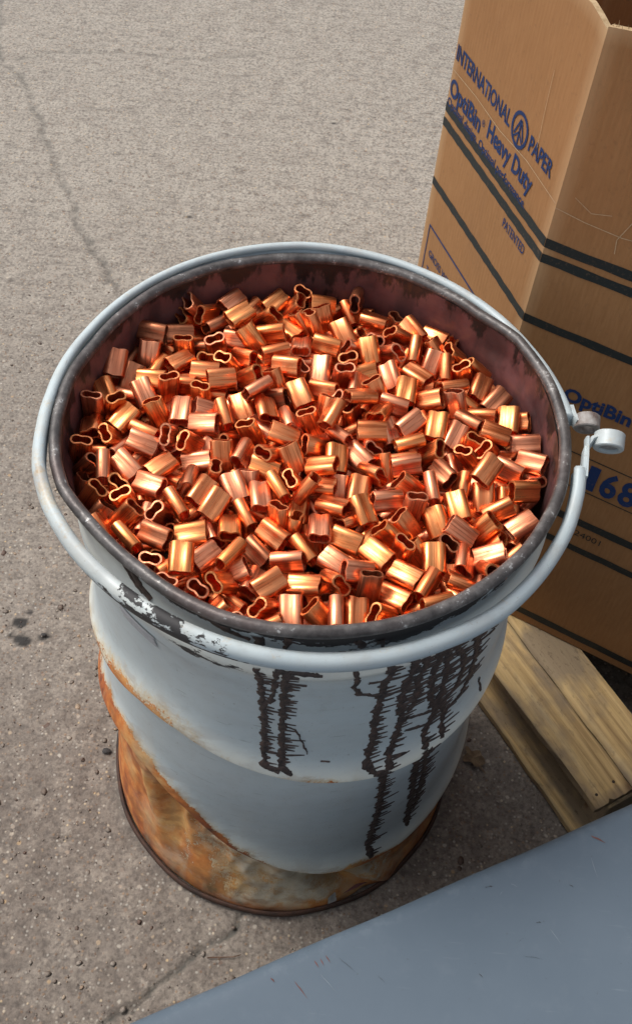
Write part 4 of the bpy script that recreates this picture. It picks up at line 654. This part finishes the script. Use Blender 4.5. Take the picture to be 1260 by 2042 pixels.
# ------------------------------------------------------------------ cardboard bin
CB = .127; CT = 1.195
bin_ = thing('cardboard_bin', 'tall brown octagonal cardboard bin with blue printing and black bands on pallet', 'cardboard bin')
Kp = Vector((.275065, .305185)); Lp = Vector((.149838, .607509))
def dirv(a): return Vector((math.cos(math.radians(a)), math.sin(math.radians(a))))
E = [Kp-Lp, dirv(-26)*.80, dirv(19)*.33, dirv(64)*.78]
P8 = [Lp]
for e in E+[-e for e in E][:3]: P8.append(P8[-1]+e)
cen = sum(P8, Vector((0, 0)))/8
def panel(i):
    a, b = P8[i], P8[(i+1) % 8]; d = (b-a); ln = d.length; d.normalize(); nin = Vector((-d.y, d.x))
    if nin.dot(cen-a) < 0: nin = -nin
    th = .007; nu = max(8, int(ln/.02)); nz = 54; V = []; UZ = []; ED = []
    mit = th*math.tan(math.radians(21))
    for side in (0, 1):
        for p in range(nu+1):
            u = p/nu
            for q in range(nz+1):
                v = q/nz; uu = u*ln if side == 0 else mit+(ln-2*mit)*u
                top = CT+.0025*math.sin(uu*31+i)+.0012*math.sin(uu*93+i*2)-(.006*max(0, 1-abs(uu-ln*0)/.03) if i == 1 else 0)-(.004*max(0, 1-abs(uu-ln)/.03) if i == 0 else 0)
                z = CB+(top-CB)*v; bow = -.0*math.sin(math.pi*u)
                w = .0003*math.sin(uu*17+z*9+i)*math.sin(math.pi*u)
                pt = a+d*uu+nin*(th*side+w+bow); V.append((pt.x, pt.y, z)); UZ.append((uu+i*3.1, z, 0)); e = max(0, 1-min(uu, ln-uu)/.006); ED.append(e*.8+max(0, 1-(top-z)/.004)*.8)
    k = nz+1; half = (nu+1)*k; F = []; fm = []
    for p in range(nu):
        for q in range(nz):
            F.append((p*k+q, (p+1)*k+q, (p+1)*k+q+1, p*k+q+1)); fm.append(0); F.append((half+p*k+q, half+p*k+q+1, half+(p+1)*k+q+1, half+(p+1)*k+q)); fm.append(0)
        F.append((p*k+nz, (p+1)*k+nz, half+(p+1)*k+nz, half+p*k+nz)); fm.append(1)
        F.append((p*k, half+p*k, half+(p+1)*k, (p+1)*k)); fm.append(1)
    o = mesh_obj('side_panel', V, F, None, bin_, True, [MCARD, MCORR], fm, 40)
    at = o.data.attributes.new('uz', 'FLOAT_VECTOR', 'POINT'); at.data.foreach_set('vector', np.array(UZ, np.float32).ravel()); attr(o, 'edge', ED)
    return o
panels = [panel(i) for i in range(8)]
panels[0]['label'] = 'narrow left cardboard face with the maker\'s lettering'; panels[1]['label'] = 'wide right cardboard face with the size number'
mesh_obj('bin_floor', [(p.x*.99+cen.x*.01, p.y*.99+cen.y*.01, CB+.006) for p in P8], [list(range(8))], MCARD, bin_)
def face_xf(i):
    a, b = P8[i], P8[i+1]; d = (b-a).normalized(); out = Vector((d.y, -d.x))
    if out.dot(cen-a) > 0: out = -out
    M = Matrix.Identity(4)
    for k in range(2): M[k][0] = d[k]; M[k][2] = out[k]
    M[2][1] = 1; M[1][1] = M[2][2] = 0; M[0][3] = a.x; M[1][3] = a.y; return M
FX = [face_xf(0), face_xf(1)]
def on_face(i, name, polys, mat, off=.0006):
    """polys: list of polygons in (u, z)"""
    V = []; F = []
    for pl in polys:
        b = len(V)
        for u, z in pl: V.append(FX[i]@Vector((u, z, off)))
        F.append(list(range(b, b+len(pl))))
    return mesh_obj(name, V, F, mat, panels[i])
def rect(u0, u1, z0, z1): return [(u0, z0), (u1, z0), (u1, z1), (u0, z1)]
LL = (Kp-Lp).length
def band(i, u1, z0, z1):
    n = 30; top = [(u1*k/n, z1+.0006*math.sin(k*1.7+z0*99)) for k in range(n, -1, -1)]; bot = [(u1*k/n, z0+.0006*math.sin(k*2.3+z0*50)) for k in range(n+1)]
    on_face(i, 'printed_band', [bot+top], MBAND)
for z0, z1 in ((.901, .915), (.878, .892), (.776, .7895), (.433, .449), (.370, .3845), (.146, .163)):
    band(0, LL-.0008, z0, z1); band(1, .80, z0, z1)
def lettering(i, text, u0, u1, z, cap, mat=MBLUE, bold=.016, name='printed_lettering'):
    cu = bpy.data.curves.new('t', 'FONT'); cu.body = text; cu.size = 1; cu.offset = bold; cu.resolution_u = 3
    to = bpy.data.objects.new('t', cu); COL.objects.link(to)
    bpy.context.view_layer.update(); dg = bpy.context.evaluated_depsgraph_get(); me = bpy.data.meshes.new_from_object(to.evaluated_get(dg))
    bpy.data.objects.remove(to)
    xs = [v.co.x for v in me.vertices]; w = max(xs)-min(xs); x0 = min(xs); sx = (u1-u0)/w; sy = cap/.73
    for v in me.vertices: v.co = FX[i]@Vector((u0+(v.co.x-x0)*sx, z+v.co.y*sy, .0009))
    me.materials.clear(); me.materials.append(mat); me.name = name
    o = bpy.data.objects.new(name, me); COL.objects.link(o); o.parent = panels[i]; o['label'] = 'printed words '+text.strip() if len(text) > 3 else 'printed characters '+text
    return o
lettering(0, 'INTERNATIONAL', .005, .180, .983, .0225, bold=.022)
lettering(0, 'PAPER', .236, .300, .985, .0225, bold=.022)
lettering(0, 'OptiBin', .003, .108, .930, .0265, bold=.028)
lettering(0, '\u00ae', .111, .120, .944, .010, bold=.0)
lettering(0, 'Heavy Duty', .130, .266, .938, .0265, bold=.028)
lettering(0, 'Optimal design. Optimal performance.', .003, .262, .9125, .0135, bold=.016)
lettering(0, 'PATENTED', .221, .287, .857, .0145, bold=.01)
lettering(0, 'GROSS WT.', .031, .112, .660, .0135, bold=.012)
lettering(0, 'TARE', .031, .066, .628, .0135, bold=.012)
def circle_poly(cx, cz, r0, r1, n=40, sq=1.0):
    return [[(cx+r*math.cos(t)*sq, cz+r*math.sin(t)) for r, t in ((r1, a), (r1, b), (r0, b), (r0, a))] for a, b in ((2*math.pi*k/n, 2*math.pi*(k+1)/n) for k in range(n))]
cx, cz = .207, .995
def stroke(p, q, w):
    (x0, y0), (x1, y1) = p, q; l = math.hypot(x1-x0, y1-y0); nx, ny = -(y1-y0)/l*w/2, (x1-x0)/l*w/2
    return [(x0-nx, y0-ny), (x1-nx, y1-ny), (x1+nx, y1+ny), (x0+nx, y0+ny)]
em = circle_poly(cx, cz, .0195, .0245, sq=.92)
em += [stroke((cx, cz-.020), (cx, cz+.014), .0032), stroke((cx-.0125, cz-.010), (cx-.001, cz+.014), .0030), stroke((cx+.0125, cz-.010), (cx+.001, cz+.014), .0030),
       stroke((cx-.0115, cz-.014), (cx+.0, cz-.003), .0026), stroke((cx+.0115, cz-.014), (cx+.0, cz-.003), .0026)]
o = on_face(0, 'printed_emblem', em, MBLUE, .0009); o['label'] = 'round blue emblem of an upward tree-like arrow'
on_face(0, 'printed_outline', [rect(.016, LL-.03, .708, .7115), rect(.016, .0185, .50, .708), rect(LL-.0325, LL-.03, .50, .708)], MBLUE)
lettering(1, 'n', .052, .077, .671, .0215/.75, bold=.03); lettering(1, 'OptiBin', .088, .190, .672, .0245, bold=.035)
lettering(1, '1', .163, .179, .520, .052, bold=.03); lettering(1, '6', .186, .212, .520, .052, bold=.03); lettering(1, '8', .216, .243, .520, .052, bold=.03)
on_face(1, 'printed_outline', [rect(.03, .62, .5795, .5815), rect(.03, .62, .5095, .5115)], MBAND)
lettering(1, '24001', .179, .223, .409, .0135, MBAND, bold=.0)
# creases and scuffs
MSC = plain('scuffed_card', (.50, .36, .22), .9, (.40, .27, .15), 200)
def scuff(i, pts, w):
    pl = []
    for (a, b), (c, d) in zip(pts[:-1], pts[1:]): pl.append(stroke((a, b), (c, d), w))
    on_face(i, 'scuff_line', pl, MSC, .0012)
scuff(0, [(.0, .966), (.08, .969), (.16, .966), (.24, .972), (.326, .967)], .0011)
scuff(1, [(.0, .962), (.04, .957), (.09, .955), (.15, .962)], .0011)
scuff(1, [(.02, .985), (.045, .972), (.07, .979)], .0009); scuff(1, [(.10, .99), (.085, .95), (.088, .93)], .0010); scuff(1, [(.11, 1.10), (.10, 1.04), (.097, 1.0)], .0008)
scuff(0, [(.25, 1.10), (.252, 1.05), (.256, 1.0)], .0006)
# torn fibres on the top edge by the corner
for k in range(7):
    u = .002+k*.004; p0 = FX[1]@Vector((u, CT-.004, -.003)); h = rnd.uniform(.004, .011)
    mesh_obj('torn_fibre', [p0, p0+Vector((.0012, 0, 0)), p0+Vector((rnd.uniform(-.004, .004), rnd.uniform(-.004, .002), h)), p0+Vector((0, .0012, 0))], [(0, 1, 2), (1, 3, 2), (3, 0, 2)], MCORR, panels[1])

# ------------------------------------------------------------------ pallet
pal = thing('wooden_pallet', 'weathered pine pallet with paired deck boards under the cardboard bin', 'pallet')
da = Vector((.5400, -.8417, 0)); dn = Vector((.8417, .5400, 0))
def board(name, d0, d1, n0, n1, z0, z1, chips=False, seed=0, wane=0.0, taper=0.0):
    nd, nn = 60, 14; rr = random.Random(seed); V = []; G = []; ED = []
    for top in (0, 1):
        for i in range(nd+1):
            for j in range(nn+1):
                u = i/nd; v = j/nn; d = d0+(d1-d0)*u; n_ = n0+(n1-n0)*v
                z = (z1 if top else z0)+(.0007*math.sin(v*9+u*3+seed) if top else 0)
                if j in (0, nn):
                    n_ += (.0009*math.sin(i*.9+seed)+rr.uniform(-.0007, .0007)); z -= .0018 if top else -.001
                    if j == 0 and wane: n_ += wane*max(0, math.sin(u*math.pi*2.3+1.0))**3
                if j == nn and taper: n_ -= taper*max(0, (u-.72)/.28)
                if chips and i == nd: d -= abs(rr.gauss(0, .002))
                V.append(da*d+dn*n_+Vector((0, 0, z))); G.append((d+seed*3.3, n_+seed*1.7, z*.3)); ED.append(1 if (j in (0, nn) or i in (0, nd)) else 0)
    k = nn+1; half = (nd+1)*k; F = []
    for i in range(nd):
        for j in range(nn):
            F.append((half+i*k+j, half+(i+1)*k+j, half+(i+1)*k+j+1, half+i*k+j+1)); F.append((i*k+j, i*k+j+1, (i+1)*k+j+1, (i+1)*k+j))
        F.append((i*k, (i+1)*k, half+(i+1)*k, half+i*k)); F.append((i*k+nn, half+i*k+nn, half+(i+1)*k+nn, (i+1)*k+nn))
    for j in range(nn):
        F.append((j, half+j, half+j+1, j+1)); F.append((nd*k+j, nd*k+j+1, half+nd*k+j+1, half+nd*k+j))
    o = mesh_obj(name, V, F, MWOOD, pal, True, sharp=40)
    at = o.data.attributes.new('grain', 'FLOAT_VECTOR', 'POINT'); at.data.foreach_set('vector', np.array(G, np.float32).ravel()); attr(o, 'edge', ED)
    return o
PZ = .125
nn0 = .369
board('deck_board', -.83, .378, nn0, .4525, PZ-.017, PZ, True, 1, .006)['label'] = 'outer deck board, grey stained and split at its near end'
board('deck_board', -.83, .392, .4550, .545, PZ-.018, PZ-.001, True, 2, 0, .03)
for k, a in enumerate((.60, .74, .88, 1.02, 1.16, 1.30)): board('deck_board', -.83, .385, a, a+.092, PZ-.017, PZ, False, 3+k)
for k, a in enumerate((nn0-.004, .80, 1.29)): board('bottom_board', -.83, .38, a, a+.092, .004, .019, False, 20+k)
def stringer(d, seed):
    nd = 2; v, f = box_mesh(d-.02, d+.02, nn0+.035, 1.385, .0195, PZ-.018, .002)
    V = [da*a+dn*b+Vector((0, 0, c)) for a, b, c in v]
    o = mesh_obj('stringer', V, f, MWOOD, pal); at = o.data.attributes.new('grain', 'FLOAT_VECTOR', 'POINT'); at.data.foreach_set('vector', np.array([(b+seed, a, c) for a, b, c in v], np.float32).ravel()); attr(o, 'edge', [0]*len(v))
for k, d in enumerate((-.80, -.22, .362)): stringer(d, k)
def nail(d, n_):
    c = da*d+dn*n_; V = []; 
    for h, r in ((PZ-.001, .0026), (PZ+.0006, .0026), (PZ+.0009, .002)):
        for i in range(10): V.append((c.x+r*math.cos(i*.628), c.y+r*math.sin(i*.628), h))
    F = [(j*10+i, j*10+(i+1) % 10, (j+1)*10+(i+1) % 10, (j+1)*10+i) for j in range(2) for i in range(10)]+[list(range(20, 30))]
    mesh_obj('nail', V, F, plain('rusty_nail', (.05, .03, .022), .7), pal)
for d, n_ in ((.357, .39), (.352, .43), (.360, .475), (.354, .52), (-.215, .40), (-.222, .50)): nail(d, n_)

# ------------------------------------------------------------------ blue-grey steel container in the foreground
steel = thing('steel_container', 'blue grey painted steel container with rounded edge in the lower right foreground', 'steel container')
sx = Vector((.885, .465, 0)).normalized(); sy = Vector((sx.y, -sx.x, 0)); S0 = Vector((.097, -.4445, 0))
def steel_shell():
    ST = .5; R = .017; prof = [(0, .0), (0, .15), (0, .3), (0, ST-R)]
    for k in range(1, 9):
        t = k/8*math.pi/2; prof.append((R*(1-math.cos(t)), ST-R+R*math.sin(t)))
    prof += [(.024, ST+.0004)]
    for k in range(1, 26): prof.append((.024+k*.034, ST+.0004+.004*math.sin(k/25*math.pi)))
    prof += [(.885, ST-.012), (.89, ST-.03), (.89, 0)]
    nu = 150; us = np.linspace(-.95, 1.25, nu); V = []; ED = []
    for u in us:
        w = .0012*math.sin(u*6)+.0005*math.sin(u*31)
        for a, z in prof: V.append(S0+sx*u+sy*(a+w)+Vector((0, 0, z))); ED.append(max(0, 1-abs(a-.010)/.014)*(z > .4))
    k = len(prof); F = list(map(tuple, grid_faces(nu, k)[:, ::-1])); F.append(tuple(range(k))); F.append(tuple((nu-1)*k+q for q in range(k-1, -1, -1)))
    o = mesh_obj('container_shell', V, F, MSTEEL, steel, True, sharp=50); attr(o, 'edge', ED)
steel_shell()
def scratch(u, a, ln, ang, w, mat):
    n = 6; V = []
    for i in range(n):
        t = i/(n-1); ww = w*math.sin(math.pi*min(.95, t+.08))
        p = S0+sx*(u+ln*t*math.cos(ang))+sy*(a+ln*t*math.sin(ang)+.0006*math.sin(t*9)); z = .5012+.004*math.sin(min(1, max(0, (a+ln*t*math.sin(ang)-.024)/.85))*math.pi)
        V.append(p+sx*ww+Vector((0, 0, z))); V.append(p-sx*ww+Vector((0, 0, z)))
    mesh_obj('scratch_mark', V, [(2*i, 2*i+1, 2*i+3, 2*i+2) for i in range(n-1)], mat, steel)
for u, a, ln, ang, w in ((.318, .019, .018, .9, .0014), (-.055, .020, .009, 1.4, .0006), (-.048, .021, .008, 1.5, .0005), (-.041, .020, .009, 1.4, .0006), (-.084, .032, .022, 1.3, .0006), (-.107, .018, .006, 1.2, .001)): scratch(u, a, ln, ang, w, MREDR)
for u, a, ln, ang, w in ((.165, .023, .010, .3, .0014), (.20, .082, .006, .4, .0009), (.11, .105, .006, 1.2, .0005), (.26, .06, .005, .9, .0006), (.05, .16, .009, .5, .0005)): scratch(u, a, ln, ang, w, MDARK)

MPALE = plain('pale_scratch', (.19, .225, .26), .6, (.15, .18, .21))
for k in range(18): scratch(rnd.uniform(-.15, .42), rnd.uniform(.024, .26), rnd.uniform(.006, .03), rnd.uniform(-.3, 1.9), rnd.uniform(.0002, .0004), MPALE if k % 3 else MDARK)

# ------------------------------------------------------------------ litter
def leaf(loc, s, rz):
    n = 22; V = [(0, 0, .004)]; 
    for i in range(n):
        a = 2*math.pi*i/n; r = s*(.55+.45*abs(math.cos(a*2.5)))*(1+.12*math.sin(a*11)); V.append((r*math.cos(a)*1.25, r*math.sin(a), .004+.006*math.sin(a*3+1)+.004))
    F = [(0, i+1, (i+1) % n+1) for i in range(n)]; b = len(V)
    V += [(-s*.1, .0012, .005), (-s*1.9, .001, .003), (-s*1.9, -.001, .003), (-s*.1, -.0012, .005)]; F.append((b, b+1, b+2, b+3))
    o = mesh_obj('dry_leaf', V, F, MLEAF); o.location = loc; o.rotation_euler = (.05, .1, rz); return tag(o, 'crumpled dry brown leaf on the ground between drum and pallet', 'leaf')
leaf((.342, .012, .001), .019, 2.2)
def twig(loc, pts, r):
    V = []; F = []; k = 6
    for i, p in enumerate(pts):
        for q in range(k): V.append((p[0], p[1]+r*math.cos(q*1.047)*(1-.5*i/len(pts)), p[2]+r*math.sin(q*1.047)*(1-.5*i/len(pts))))
    for i in range(len(pts)-1):
        for q in range(k): F.append((i*k+q, i*k+(q+1) % k, (i+1)*k+(q+1) % k, (i+1)*k+q))
    F += [tuple(range(k)), tuple((len(pts)-1)*k+q for q in range(k))]
    o = mesh_obj('twig', V, F, MTWIG, smooth=True); o.location = loc; return tag(o, 'thin reddish brown twig on the ground below the drum foot', 'twig')
twig((-.087, -.366, .003), [(0, 0, 0), (.012, .0015, .001), (.025, .003, .0005), (.04, .0045, .001), (.052, .009, .0005)], .0011)
def chip(loc, s, mat, label):
    import bmesh
    bm = bmesh.new(); bmesh.ops.create_icosphere(bm, subdivisions=2, radius=s)
    V = [(v.co.x*1.4*(1+rnd.uniform(-.2, .2)), v.co.y*(1+rnd.uniform(-.2, .2)), v.co.z*.45) for v in bm.verts]; F = [[q.index for q in f.verts] for f in bm.faces]; bm.free()
    o = mesh_obj('stone_chip', V, F, mat); o.location = loc; tag(o, label, 'stone chip')
chip((-.309, -.037, .003), .0055, MDARK, 'small black stone chip on the ground left of the rusty drum foot')
chip((-.47, .185, .003), .004, MDARK, 'tiny black stone chip right of the dark spill at left')
